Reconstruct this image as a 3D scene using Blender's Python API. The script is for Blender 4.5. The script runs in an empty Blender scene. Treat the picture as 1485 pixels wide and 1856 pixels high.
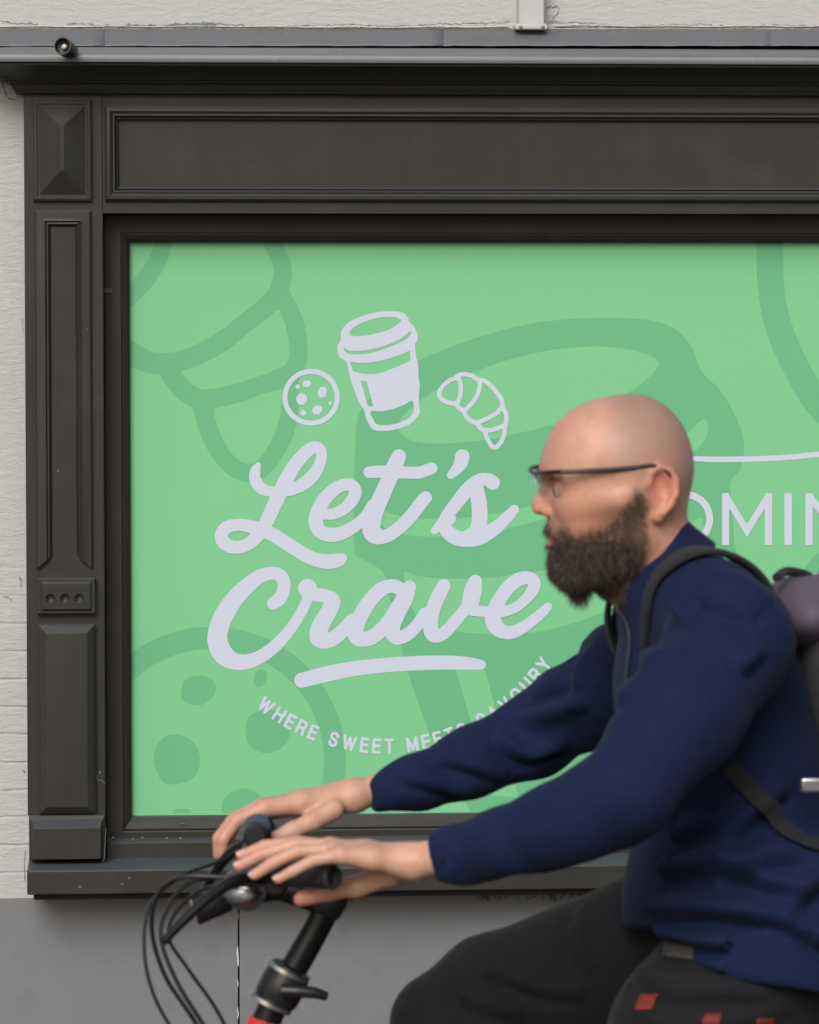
import bpy, bmesh, math, random
import numpy as np
from mathutils import Vector, Matrix
R = math.radians
random.seed(4); rng = np.random.RandomState(7)
sc = bpy.context.scene

# ------------------------------------------------------------------ camera, sky, sun, exposure
W0, H0, FPX = 1485.0, 1856.0, 7200.0
DW = 8.0
YAW, PITCH = R(3.9), R(3.4)
CAM = Vector((-DW*math.tan(YAW), -DW, 1.70))
cd = bpy.data.cameras.new('camera'); cam = bpy.data.objects.new('camera', cd)
sc.collection.objects.link(cam); sc.camera = cam
cd.sensor_fit = 'HORIZONTAL'; cd.sensor_width = 36; cd.lens = 36*FPX/W0
cd.clip_start = 0.1; cd.clip_end = 500
fwd = Vector((math.sin(YAW)*math.cos(PITCH), math.cos(YAW)*math.cos(PITCH), -math.sin(PITCH)))
cam.location = CAM
cam.rotation_euler = fwd.to_track_quat('-Z', 'Y').to_euler()
cd.dof.use_dof = True; cd.dof.focus_distance = 8.05; cd.dof.aperture_fstop = 15
MR = fwd.to_track_quat('-Z', 'Y').to_matrix()

def ray(px, py):
    return MR @ Vector(((px-W0/2)/FPX, -(py-H0/2)/FPX, -1.0))
def at(px, py, Y):
    """world point on the vertical plane y=Y seen at photo pixel (px,py)"""
    d = ray(px, py); t = (Y-CAM.y)/d.y
    return CAM + d*t
def X(px, py, Y=0.0): return at(px, py, Y).x
def Z(px, py, Y=0.0): return at(px, py, Y).z
def rad(rpx, Y): return rpx*(Y-CAM.y)/FPX

wld = bpy.data.worlds.new('World'); sc.world = wld; wld.use_nodes = True
nt = wld.node_tree; bg = nt.nodes['Background']
sky = nt.nodes.new('ShaderNodeTexSky'); sky.sky_type = 'NISHITA'; sky.sun_disc = False
SUN_EL, SUN_AZ = R(35), R(198)          # azimuth measured from +Y, clockwise: behind the camera
sky.sun_elevation = SUN_EL; sky.sun_rotation = SUN_AZ
sky.air_density = 1.0; sky.dust_density = 4.0; sky.ozone_density = 0.6
nt.links.new(sky.outputs[0], bg.inputs[0]); bg.inputs[1].default_value = 0.10
sl = bpy.data.lights.new('sun', 'SUN'); so = bpy.data.objects.new('sun', sl); sc.collection.objects.link(so)
sl.energy = 1.5; sl.angle = R(30); sl.color = (0.90, 0.95, 1.0)
sd = Vector((math.sin(SUN_AZ)*math.cos(SUN_EL), math.cos(SUN_AZ)*math.cos(SUN_EL), math.sin(SUN_EL)))
so.rotation_euler = sd.to_track_quat('Z', 'Y').to_euler()
sc.view_settings.view_transform = 'Standard'; sc.view_settings.look = 'None'
sc.view_settings.exposure = 0.27; sc.view_settings.gamma = 1

# ------------------------------------------------------------------ materials
def srgb(r, g, b):
    f = lambda c: (c/255/12.92) if c/255 <= .04045 else ((c/255+.055)/1.055)**2.4
    return (f(r), f(g), f(b), 1)
class NT:
    def __init__(s, name):
        s.m = bpy.data.materials.new(name); s.m.use_nodes = True
        s.n = s.m.node_tree.nodes; s.l = s.m.node_tree.links; s.b = s.n['Principled BSDF']
    def node(s, t, **kw):
        n = s.n.new(t)
        for k, v in kw.items():
            if k in n.inputs: n.inputs[k].default_value = v
            else: setattr(n, k, v)
        return n
    def link(s, a, b): s.l.new(a, b)
    def coord(s, scale=(1, 1, 1), kind='Object'):
        t = s.node('ShaderNodeTexCoord'); mp = s.node('ShaderNodeMapping')
        mp.inputs['Scale'].default_value = scale; s.link(t.outputs[kind], mp.inputs[0]); return mp.outputs[0]
    def noise(s, vec, scale, detail=4, rough=.55, dist=0):
        n = s.node('ShaderNodeTexNoise'); n.inputs['Scale'].default_value = scale
        n.inputs['Detail'].default_value = detail; n.inputs['Roughness'].default_value = rough
        n.inputs['Distortion'].default_value = dist
        if vec is not None: s.link(vec, n.inputs['Vector'])
        return n.outputs['Fac']
    def ramp(s, fac, stops):
        r = s.node('ShaderNodeValToRGB'); e = r.color_ramp.elements
        while len(e) < len(stops): e.new(.5)
        for i, (p, c) in enumerate(stops):
            e[i].position = p; e[i].color = c if len(c) == 4 else (*c, 1)
        s.link(fac, r.inputs[0]); return r.outputs[0]
    def mix(s, fac, a, b, mode='MIX'):
        m = s.node('ShaderNodeMix'); m.data_type = 'RGBA'; m.blend_type = mode
        for sock, v in ((m.inputs[0], fac), (m.inputs[6], a), (m.inputs[7], b)):
            if hasattr(v, 'links') or hasattr(v, 'is_linked'): s.link(v, sock)
            elif isinstance(v, (int, float)): sock.default_value = v
            else: sock.default_value = v if len(v) == 4 else (*v, 1)
        return m.outputs[2]
    def math(s, op, a, b=0.0, c=0.0):
        m = s.node('ShaderNodeMath'); m.operation = op
        for i, v in enumerate((a, b, c)):
            if hasattr(v, 'is_linked'): s.link(v, m.inputs[i])
            else: m.inputs[i].default_value = v
        return m.outputs[0]
    def bump(s, h, strength, dist, prev=None):
        b = s.node('ShaderNodeBump'); b.inputs['Strength'].default_value = strength
        b.inputs['Distance'].default_value = dist; s.link(h, b.inputs['Height'])
        if prev is not None: s.link(prev, b.inputs['Normal'])
        return b.outputs[0]
    def out(s, col=None, rough=None, normal=None, **kw):
        if col is not None:
            if hasattr(col, 'is_linked'): s.link(col, s.b.inputs['Base Color'])
            else: s.b.inputs['Base Color'].default_value = col if len(col) == 4 else (*col, 1)
        if rough is not None:
            if hasattr(rough, 'is_linked'): s.link(rough, s.b.inputs['Roughness'])
            else: s.b.inputs['Roughness'].default_value = rough
        if normal is not None: s.link(normal, s.b.inputs['Normal'])
        for k, v in kw.items():
            s.b.inputs[k.replace('_', ' ')].default_value = v
        return s.m

def paint_mat(name, c, rough=.42, specks=True):
    t = NT(name); v = t.coord()
    n1 = t.noise(v, 3.0, 5); n2 = t.noise(t.coord((1, 1, 14)), 9, 5, .6); n3 = t.noise(v, 160, 3)
    col = t.mix(t.math('MULTIPLY', n1, .9), [x*.72 for x in c], [x*1.3 for x in c])
    st = t.ramp(t.noise(t.coord((1, 1, .12)), 30, 6, .7), [(.45, (0, 0, 0)), (.8, (1, 1, 1))])
    col = t.mix(t.math('MULTIPLY', st, .12), col, (.060, .055, .046))          # faint rain streaks on the old gloss
    if specks:                                  # bits of dust, chips and droppings on old gloss paint
        vo = t.node('ShaderNodeTexVoronoi'); vo.inputs['Scale'].default_value = 26; vo.inputs['Randomness'].default_value = 1
        t.link(t.coord((1, 1, .7)), vo.inputs['Vector'])
        sp = t.math('LESS_THAN', vo.outputs['Distance'], .035)
        gate = t.math('GREATER_THAN', t.noise(v, 2.2, 2), .60)
        col = t.mix(t.math('MULTIPLY', t.math('MULTIPLY', sp, gate), .7), col, (.30, .28, .25))
        dust = t.math('MULTIPLY', t.ramp(t.noise(v, 7, 6, .7), [(.5, (0, 0, 0)), (.75, (1, 1, 1))]), .18)
        col = t.mix(dust, col, (.09, .08, .065))
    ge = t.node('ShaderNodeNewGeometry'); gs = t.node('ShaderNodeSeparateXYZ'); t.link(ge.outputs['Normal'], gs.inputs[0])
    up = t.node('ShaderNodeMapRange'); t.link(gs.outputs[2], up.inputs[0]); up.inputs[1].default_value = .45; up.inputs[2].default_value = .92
    sky_up = t.math('MULTIPLY', up.outputs[0], t.math('MULTIPLY_ADD', t.noise(v, 11, 5, .65), .5, .5))       # bluish sky light on upward faces, mixed into the paint colour
    col = t.mix(t.math('MULTIPLY', sky_up, .9), col, (.088, .098, .116))
    ro = t.math('MULTIPLY_ADD', t.noise(v, 14, 4), .3, rough-.13)
    nb = t.bump(n3, .2, .0006); nb = t.bump(n2, .14, .0012, nb); nb = t.bump(t.noise(v, 5, 4), .25, .004, nb)
    return t.out(col, ro, nb, Specular_IOR_Level=.3)
M = {}
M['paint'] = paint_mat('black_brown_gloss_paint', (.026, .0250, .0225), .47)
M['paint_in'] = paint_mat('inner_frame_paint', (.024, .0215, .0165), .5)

def wall_mat():
    t = NT('whitewashed_brick'); v = t.coord()
    n = t.noise(v, 2.2, 6, .6); n2 = t.noise(v, 18, 6, .65); n3 = t.noise(t.coord((1, 1, 3.2)), 34, 6, .68, .4)
    n4 = t.noise(v, 240, 3)
    col = t.mix(n, (.425, .432, .424), (.51, .515, .505))
    col = t.mix(t.math('MULTIPLY', t.ramp(n2, [(.55, (0, 0, 0)), (.8, (1, 1, 1))]), .35), col, (.35, .33, .295))
    stain = t.ramp(t.noise(t.coord((1, 1, .35)), 5, 4, .6), [(.52, (0, 0, 0)), (.75, (1, 1, 1))])
    col = t.mix(t.math('MULTIPLY', stain, .28), col, (.37, .36, .325))
    # small chips where the paint flaked off
    vo = t.node('ShaderNodeTexVoronoi'); vo.inputs['Scale'].default_value = 22
    t.link(v, vo.inputs['Vector'])
    chip = t.math('MULTIPLY', t.math('LESS_THAN', vo.outputs['Distance'], .07), t.math('GREATER_THAN', t.noise(v, 3.3, 2), .58))
    col = t.mix(t.math('MULTIPLY', chip, .8), col, (.20, .17, .14))
    # brick courses showing through the whitewash
    br = t.node('ShaderNodeTexBrick'); br.inputs['Scale'].default_value = 1.0
    br.inputs['Brick Width'].default_value = .21; br.inputs['Row Height'].default_value = .056
    br.inputs['Mortar Size'].default_value = .0045; br.inputs['Mortar Smooth'].default_value = .9
    tc = t.node('ShaderNodeTexCoord'); sx = t.node('ShaderNodeSeparateXYZ'); t.link(tc.outputs['Object'], sx.inputs[0])
    cx = t.node('ShaderNodeCombineXYZ')
    wob = t.math('MULTIPLY', t.noise(v, 9, 3), .014)
    t.link(t.math('ADD', sx.outputs[0], wob), cx.inputs[0]); t.link(t.math('ADD', sx.outputs[2], wob), cx.inputs[1])
    t.link(cx.outputs[0], br.inputs['Vector'])
    low = t.node('ShaderNodeMapRange'); t.link(sx.outputs[2], low.inputs[0])
    low.inputs[1].default_value = 1.25; low.inputs[2].default_value = .95; low.inputs[3].default_value = 0; low.inputs[4].default_value = 1
    mort = t.math('MULTIPLY', t.math('MULTIPLY', br.outputs['Fac'], low.outputs[0]), t.ramp(n2, [(.3, (.25,)*3), (.6, (1,)*3)]))
    col = t.mix(t.math('MULTIPLY', mort, .10), col, (.30, .285, .25))
    h = t.math('SUBTRACT', t.math('MULTIPLY', n2, .6), t.math('MULTIPLY', mort, .42))
    nb = t.bump(h, .8, .006); nb = t.bump(n3, .55, .007, nb); nb = t.bump(n4, .25, .001, nb)
    return t.out(col, .85, nb, Specular_IOR_Level=.25)
M['wall'] = wall_mat()
def simple(name, c, rough=.5, var=.15, bump=.2, bscale=60, bdist=.001, scale=5, **kw):
    t = NT(name); v = t.coord()
    n = t.noise(v, scale, 5, .6)
    col = t.mix(n, [x*(1-var) for x in c], [min(1, x*(1+var)) for x in c])
    nb = t.bump(t.noise(v, bscale, 4), bump, bdist)
    return t.out(col, rough, nb, **kw)
M['band'] = simple('painted_render_band', (.66, .64, .60), .8, .08, .5, 40, .003)
def plinth_mat():
    t = NT('grey_painted_plinth'); v = t.coord()
    col = t.mix(t.noise(v, 2.5, 6, .6), (.148, .155, .167), (.184, .19, .202))
    sm = t.ramp(t.noise(v, 11, 6, .7), [(.56, (0, 0, 0)), (.72, (1, 1, 1))])
    col = t.mix(t.math('MULTIPLY', sm, .45), col, (.105, .105, .108))
    tc = t.node('ShaderNodeTexCoord'); sx = t.node('ShaderNodeSeparateXYZ'); t.link(tc.outputs['Object'], sx.inputs[0])
    mr = t.node('ShaderNodeMapRange'); t.link(sx.outputs[2], mr.inputs[0])
    mr.inputs[1].default_value = .40; mr.inputs[2].default_value = .455; mr.inputs[3].default_value = 0; mr.inputs[4].default_value = 1
    dr = t.math('MULTIPLY', mr.outputs[0], t.ramp(t.noise(t.coord((1, 1, .2)), 12, 5, .7), [(.4, (0, 0, 0)), (.62, (1, 1, 1))]))
    col = t.mix(t.math('MULTIPLY', dr, .5), col, (.17, .14, .10))     # rusty dirt washed out from under the sill
    nb = t.bump(t.noise(v, 90, 5), .25, .0015); nb = t.bump(t.noise(v, 5, 4), .3, .006, nb)
    return t.out(col, .6, nb)
M['plinth'] = plinth_mat()
def zinc(name, c, r=.5):
    t = NT(name); v = t.coord()
    col = t.mix(t.noise(t.coord((1, 1, .4)), 4, 6, .65), [x*.84 for x in c], [x*1.14 for x in c])
    sp = t.ramp(t.noise(v, 50, 5, .7), [(.62, (0, 0, 0)), (.72, (1, 1, 1))])
    col = t.mix(t.math('MULTIPLY', sp, .3), col, (.42, .42, .40))
    nb = t.bump(t.noise(t.coord((1, 1, 2)), 6, 4), .4, .004); nb = t.bump(t.noise(v, 200, 3), .1, .0006, nb)
    return t.out(col, r, nb, Metallic=.35)
M['zinc'] = zinc('weathered_zinc', (.155, .162, .175))
M['zinc_cap'] = zinc('weathered_zinc_cap', (.185, .192, .198), .55)
def film(name, c, rough=.33):
    t = NT(name); v = t.coord()
    col = t.mix(t.noise(v, 1.7, 3), [x*.965 for x in c], [x*1.035 for x in c])
    nb = t.bump(t.noise(v, 3.0, 3), .08, .004)
    return t.out(col, rough, nb, Specular_IOR_Level=.35)
M['green'] = film('green_vinyl', (.188, .532, .266))
M['green_dark'] = film('dark_green_vinyl_print', (.133, .436, .224))
M['logo'] = film('pale_lilac_vinyl_print', (.545, .59, .70))
M['dark'] = simple('dark_interior', (.012, .011, .010), .8)
M['black'] = simple('black_plastic', (.012, .012, .013), .38, .2, .15, 120, .0006)
M['black_metal'] = simple('black_anodised_metal', (.018, .018, .019), .3, .2, .1, 100, .0004, Metallic=.6)
M['steel'] = simple('dull_steel', (.42, .42, .43), .3, .1, .1, 80, .0004, Metallic=.9)
M['grey_plastic'] = simple('grey_plastic', (.12, .125, .13), .4)
M['red'] = simple('red_lacquer', (.62, .035, .04), .28, .1, .03, 60, .0004)
M['redfab'] = simple('red_fabric', (.18, .022, .016), .8, .15, .4, 500, .0008)
M['rubber'] = simple('black_rubber', (.018, .018, .018), .7, .2, .4, 200, .001)
M['asphalt'] = simple('asphalt', (.055, .055, .055), .9, .3, .8, 180, .004, 3)
M['paver'] = simple('concrete_paving', (.13, .13, .125), .85, .2, .5, 90, .002, 4)
M['pipe'] = simple('cream_painted_metal', (.47, .465, .45), .5, .1, .3, 50, .002)

def skin_mat():
    t = NT('skin'); a = t.node('ShaderNodeVertexColor'); a.layer_name = 'tint'
    v = t.coord()
    col = t.mix(t.math('MULTIPLY', t.ramp(t.noise(v, 38, 6, .65), [(.35, (0, 0, 0)), (.75, (1, 1, 1))]), .5), a.outputs[0], (.40, .19, .13), 'MIX')
    nb = t.bump(t.noise(v, 420, 4), .5, .0008); nb = t.bump(t.noise(v, 95, 5, .6), .45, .0016, nb)
    m = t.out(col, .48, nb, Subsurface_Weight=.15, Subsurface_Scale=.008)
    t.b.inputs['Subsurface Radius'].default_value = (1, .35, .2)
    return m
M['skin'] = skin_mat()
def fabric(name, c, c2, scale=900, sheen=.15, rough=.85):
    t = NT(name); v = t.coord()
    col = t.mix(t.noise(v, 6, 5, .6), c, c2)
    w = t.noise(v, scale, 2)
    nb = t.bump(w, .4, .0009); nb = t.bump(t.noise(v, 22, 6, .62, .8), .55, .007, nb)
    return t.out(col, rough, nb, Sheen_Weight=sheen, Sheen_Roughness=.5, Specular_IOR_Level=.25)
M['navy'] = fabric('navy_fleece', (.0026, .0078, .034), (.0044, .0125, .054), 900, .02)
M['navy_dark'] = fabric('dark_navy_lining', (.006, .008, .025), (.01, .012, .035))
M['trouser'] = fabric('charcoal_trouser_cloth', (.006, .0058, .007), (.012, .0115, .0135), 900, .05)
M['strap'] = fabric('dark_grey_webbing', (.012, .013, .0145), (.020, .021, .024), 500, .05)
M['pack'] = fabric('grey_violet_nylon', (.075, .058, .082), (.11, .085, .12), 700, .05, .6)
M['packgrey'] = fabric('grey_nylon', (.07, .068, .068), (.13, .125, .12), 700, .05, .6)
M['beard'] = simple('dark_brown_beard', (.014, .009, .0065), .7, .35, .6, 300, .002, 60)
t = NT('beard_hair'); hi = t.node('ShaderNodeVertexColor'); hi.layer_name = 'tint'
M['hair'] = t.out(hi.outputs[0], .45)
t = NT('spectacle_lens'); t.out((.80, .84, .86), .02, None, Transmission_Weight=1.0, IOR=1.02, Specular_IOR_Level=.5); M['lens'] = t.m
t = NT('eye_white'); t.out((.42, .37, .33), .1); M['eye'] = t.m

# ------------------------------------------------------------------ object helpers
COL = sc.collection
def tag(o, label=None, cat=None, group=None, kind=None):
    if label: o['label'] = label
    if cat: o['category'] = cat
    if group: o['group'] = group
    if kind: o['kind'] = kind
    return o
def empty(name, loc, label, cat, group=None):
    o = bpy.data.objects.new(name, None); COL.objects.link(o); o.location = loc; o.empty_display_size = .05
    return tag(o, label, cat, group)
def wloc(o):
    w = Vector(o.location)
    if o.parent is not None: w = w + o.matrix_parent_inverse.translation + wloc(o.parent)
    return w
def link(name, me, mat, parent=None, smooth=False, auto=None):
    o = bpy.data.objects.new(name, me); COL.objects.link(o)
    if mat: me.materials.append(mat)
    if smooth:
        me.polygons.foreach_set('use_smooth', [True]*len(me.polygons))
    if auto is not None:
        me.polygons.foreach_set('use_smooth', [True]*len(me.polygons)); me.set_sharp_from_angle(angle=R(auto))
    if parent is not None:
        o.parent = parent
        o.matrix_parent_inverse = Matrix.Translation(-wloc(parent))
    return o
def pym(name, v, f):
    me = bpy.data.meshes.new(name); me.from_pydata([tuple(p) for p in v], [], [tuple(q) for q in f]); me.update(); return me
class MB:
    def __init__(s): s.v = []; s.f = []
    def add(s, v, f):
        o = len(s.v); s.v += [tuple(p) for p in v]; s.f += [tuple(i+o for i in q) for q in f]; return s
    def box(s, x0, x1, y0, y1, z0, z1):
        v = [(x, y, z) for x in (x0, x1) for y in (y0, y1) for z in (z0, z1)]
        return s.add(v, [(0, 1, 3, 2), (4, 6, 7, 5), (0, 4, 5, 1), (2, 3, 7, 6), (0, 2, 6, 4), (1, 5, 7, 3)])
    def rings(s, rects, cap=True):
        """concentric rectangles (x0,x1,z0,z1,y): mitred mouldings and hipped blocks facing -y"""
        v = []
        for (x0, x1, z0, z1, y) in rects: v += [(x0, y, z0), (x1, y, z0), (x1, y, z1), (x0, y, z1)]
        f = []
        for k in range(len(rects)-1):
            a = 4*k; b = a+4
            for i in range(4):
                j = (i+1) % 4; f.append((a+i, a+j, b+j, b+i))
        if cap: a = 4*(len(rects)-1); f.append((a, a+1, a+2, a+3))
        return s.add(v, f)
    def tube(s, pts, r, n=12, cap=True, squash=None):
        pts = [Vector(p) for p in pts]; rr = r if isinstance(r, (list, tuple, np.ndarray)) else [r]*len(pts)
        v = []; up = None
        for i, p in enumerate(pts):
            tdir = (pts[min(i+1, len(pts)-1)]-pts[max(i-1, 0)]).normalized()
            if up is None:
                up = Vector((0, 0, 1)) if abs(tdir.z) < .9 else Vector((1, 0, 0))
            a = (up - tdir*up.dot(tdir)).normalized(); up = a; b = tdir.cross(a)
            for k in range(n):
                t = 2*math.pi*k/n
                v.append(p + a*math.cos(t)*rr[i]*(squash or 1) + b*math.sin(t)*rr[i])
        f = []
        for i in range(len(pts)-1):
            for k in range(n):
                k2 = (k+1) % n; f.append((i*n+k, i*n+k2, (i+1)*n+k2, (i+1)*n+k))
        if cap: f.append(tuple(range(n))[::-1]); f.append(tuple((len(pts)-1)*n+k for k in range(n)))
        return s.add(v, f)
    def lathe(s, prof, axis, origin, n=32):
        """prof: list of (along, radius); axis unit vector"""
        axis = Vector(axis).normalized(); origin = Vector(origin)
        return s.tube([origin+axis*a for a, _ in prof], [max(q, 1e-5) for _, q in prof], n) if False else s._lathe(prof, axis, origin, n)
    def _lathe(s, prof, axis, origin, n):
        up = Vector((0, 0, 1)) if abs(axis.z) < .9 else Vector((1, 0, 0))
        a = (up-axis*up.dot(axis)).normalized(); b = axis.cross(a); v = []
        for (h, q) in prof:
            for k in range(n):
                t = 2*math.pi*k/n; v.append(origin+axis*h+(a*math.cos(t)+b*math.sin(t))*max(q, 1e-5))
        f = []
        for i in range(len(prof)-1):
            for k in range(n):
                k2 = (k+1) % n; f.append((i*n+k, i*n+k2, (i+1)*n+k2, (i+1)*n+k))
        f.append(tuple(range(n))[::-1]); f.append(tuple((len(prof)-1)*n+k for k in range(n)))
        return s.add(v, f)
    def build(s, name, mat, parent=None, bevel=0, auto=30, seg=2):
        me = pym(name, s.v, s.f)
        bm = bmesh.new(); bm.from_mesh(me); bmesh.ops.recalc_face_normals(bm, faces=bm.faces[:]); bm.to_mesh(me); bm.free()
        o = link(name, me, mat, parent, auto=auto)
        if bevel:
            b = o.modifiers.new('bevel', 'BEVEL'); b.width = bevel; b.segments = seg; b.limit_method = 'ANGLE'; b.angle_limit = R(25)
            b.harden_normals = False
        return o
def catmull(pts, step=None, n=8, closed=False):
    P = np.array(pts, float); out = []
    N = len(P)
    rngi = range(N) if closed else range(N-1)
    for i in rngi:
        p0 = P[(i-1) % N] if (closed or i > 0) else 2*P[0]-P[1]
        p1 = P[i]; p2 = P[(i+1) % N]
        p3 = P[(i+2) % N] if (closed or i+2 < N) else 2*P[-1]-P[-2]
        m = n if step is None else max(2, int(math.ceil(np.linalg.norm((p2-p1)[:2])/step)))
        for k in range(m):
            t = k/m
            out.append(.5*((2*p1)+(-p0+p2)*t+(2*p0-5*p1+4*p2-p3)*t*t+(-p0+3*p1-3*p2+p3)*t**3))
    if not closed: out.append(P[-1])
    return np.array(out)

# ------------------------------------------------------------------ 2-D print art (vector shapes cut by marching squares)
class Art:
    k = 0
    def __init__(s, x0, y0, x1, y1, h):
        s.h = h; s.x = np.arange(x0, x1+h, h); s.y = np.arange(y0, y1+h, h)
        s.F = np.full((len(s.x), len(s.y)), 50.0)
    def _sub(s, x0, y0, x1, y1):
        i0 = max(0, np.searchsorted(s.x, x0)-1); i1 = min(len(s.x), np.searchsorted(s.x, x1)+1)
        j0 = max(0, np.searchsorted(s.y, y0)-1); j1 = min(len(s.y), np.searchsorted(s.y, y1)+1)
        return slice(i0, i1), slice(j0, j1)
    def disc(s, x, y, r):
        m = r+2*s.h; a, b = s._sub(x-m, y-m, x+m, y+m)
        if a.start >= a.stop or b.start >= b.stop: return
        d = np.hypot(s.x[a][:, None]-x, s.y[b][None]-y)-r
        s.F[a, b] = np.minimum(s.F[a, b], d)
    def stroke(s, pts, org=(0, 0), sc=1.0, hw=None, closed=False):
        P = [((p[0]/sc+org[0]), (p[1]/sc+org[1]), (p[2] if len(p) > 2 else hw)/sc) for p in pts]
        C = catmull(P, step=max(1.0, s.h*.6), closed=closed)
        for x, y, r in C: s.disc(x, y, r)
        return s
    def ellipse(s, x, y, rx, ry, ang=0):
        t = np.linspace(0, 2*np.pi, 28, endpoint=False); ca, sa = math.cos(ang), math.sin(ang)
        return s.poly([(x+rx*math.cos(q)*ca-ry*math.sin(q)*sa, y+rx*math.cos(q)*sa+ry*math.sin(q)*ca) for q in t])
    def pfield(s, P, a, b):
        gx = s.x[a][:, None]; gy = s.y[b][None]; D = np.full((gx.shape[0], gy.shape[1]), 1e9); ins = np.zeros(D.shape, bool)
        Q = np.roll(P, -1, 0)
        for (ax, ay), (bx, by) in zip(P, Q):
            ex, ey = bx-ax, by-ay; L = ex*ex+ey*ey+1e-12
            t = np.clip(((gx-ax)*ex+(gy-ay)*ey)/L, 0, 1)
            D = np.minimum(D, np.hypot(gx-ax-t*ex, gy-ay-t*ey))
            if ay != by:
                c = ((ay > gy) != (by > gy)) & (gx < (bx-ax)*(gy-ay)/(by-ay)+ax); ins ^= c
        return np.where(ins, -D, D)
    def poly(s, pts, org=(0, 0), sc=1.0, smooth=True, cut=False):
        P = np.array([(x/sc+org[0], y/sc+org[1]) for x, y in pts])
        if smooth: P = catmull(P, n=4, closed=True)
        m = 3*s.h; a, b = s._sub(P[:, 0].min()-m, P[:, 1].min()-m, P[:, 0].max()+m, P[:, 1].max()+m)
        if a.start >= a.stop or b.start >= b.stop: return s
        D = s.pfield(P, a, b)
        s.F[a, b] = np.maximum(s.F[a, b], -D) if cut else np.minimum(s.F[a, b], D)
        return s
    def bar(s, x0, y0, x1, y1, hw):
        d = np.array([x1-x0, y1-y0], float); d /= np.linalg.norm(d); n = np.array([-d[1], d[0]])*hw
        a = np.array([x0, y0]); b = np.array([x1, y1])
        return s.poly([a+n, b+n, b-n, a-n], smooth=False)
    def mesh(s, name, Y, mat, parent):
        F = s.F.copy(); F[0] = F[-1] = 50; F[:, 0] = F[:, -1] = 50
        F[np.abs(F) < 1e-4] = 1e-4
        ins = F < 0; vid = {}; V = []; faces = []
        X_, Y_ = s.x, s.y
        def corner(i, j):
            k = (i, j, 0)
            if k not in vid: vid[k] = len(V); V.append((X_[i], Y_[j]))
            return vid[k]
        def edge(i, j, i2, j2):
            k = (i, j, i2, j2) if (i, j) < (i2, j2) else (i2, j2, i, j)
            if k not in vid:
                a, b = F[i, j], F[i2, j2]; t = a/(a-b)
                vid[k] = len(V); V.append((X_[i]+(X_[i2]-X_[i])*t, Y_[j]+(Y_[j2]-Y_[j])*t))
            return vid[k]
        cnt = ins[:-1, :-1].astype(int)+ins[1:, :-1]+ins[:-1, 1:]+ins[1:, 1:]
        for i, j in zip(*np.nonzero(cnt)):
            cs = [(i, j), (i+1, j), (i+1, j+1), (i, j+1)]; poly = []
            for k in range(4):
                a = cs[k]; b = cs[(k+1) % 4]
                if ins[a]: poly.append(corner(*a))
                if ins[a] != ins[b]: poly.append(edge(*a, *b))
            if len(poly) > 2: faces.append(poly)
        if Y == Y2: Art.k = (Art.k+1) % 7; Y = Y2-.00012*Art.k       # overlapping letters never share a plane
        V3 = [at(x, y, Y) for x, y in V]
        me = pym(name, V3, faces); bm = bmesh.new(); bm.from_mesh(me)
        bmesh.ops.recalc_face_normals(bm, faces=bm.faces[:])
        for f_ in bm.faces:
            if f_.normal.y > 0: f_.normal_flip()
        bm.to_mesh(me); bm.free()
        return link(name, me, mat, parent)

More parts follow.
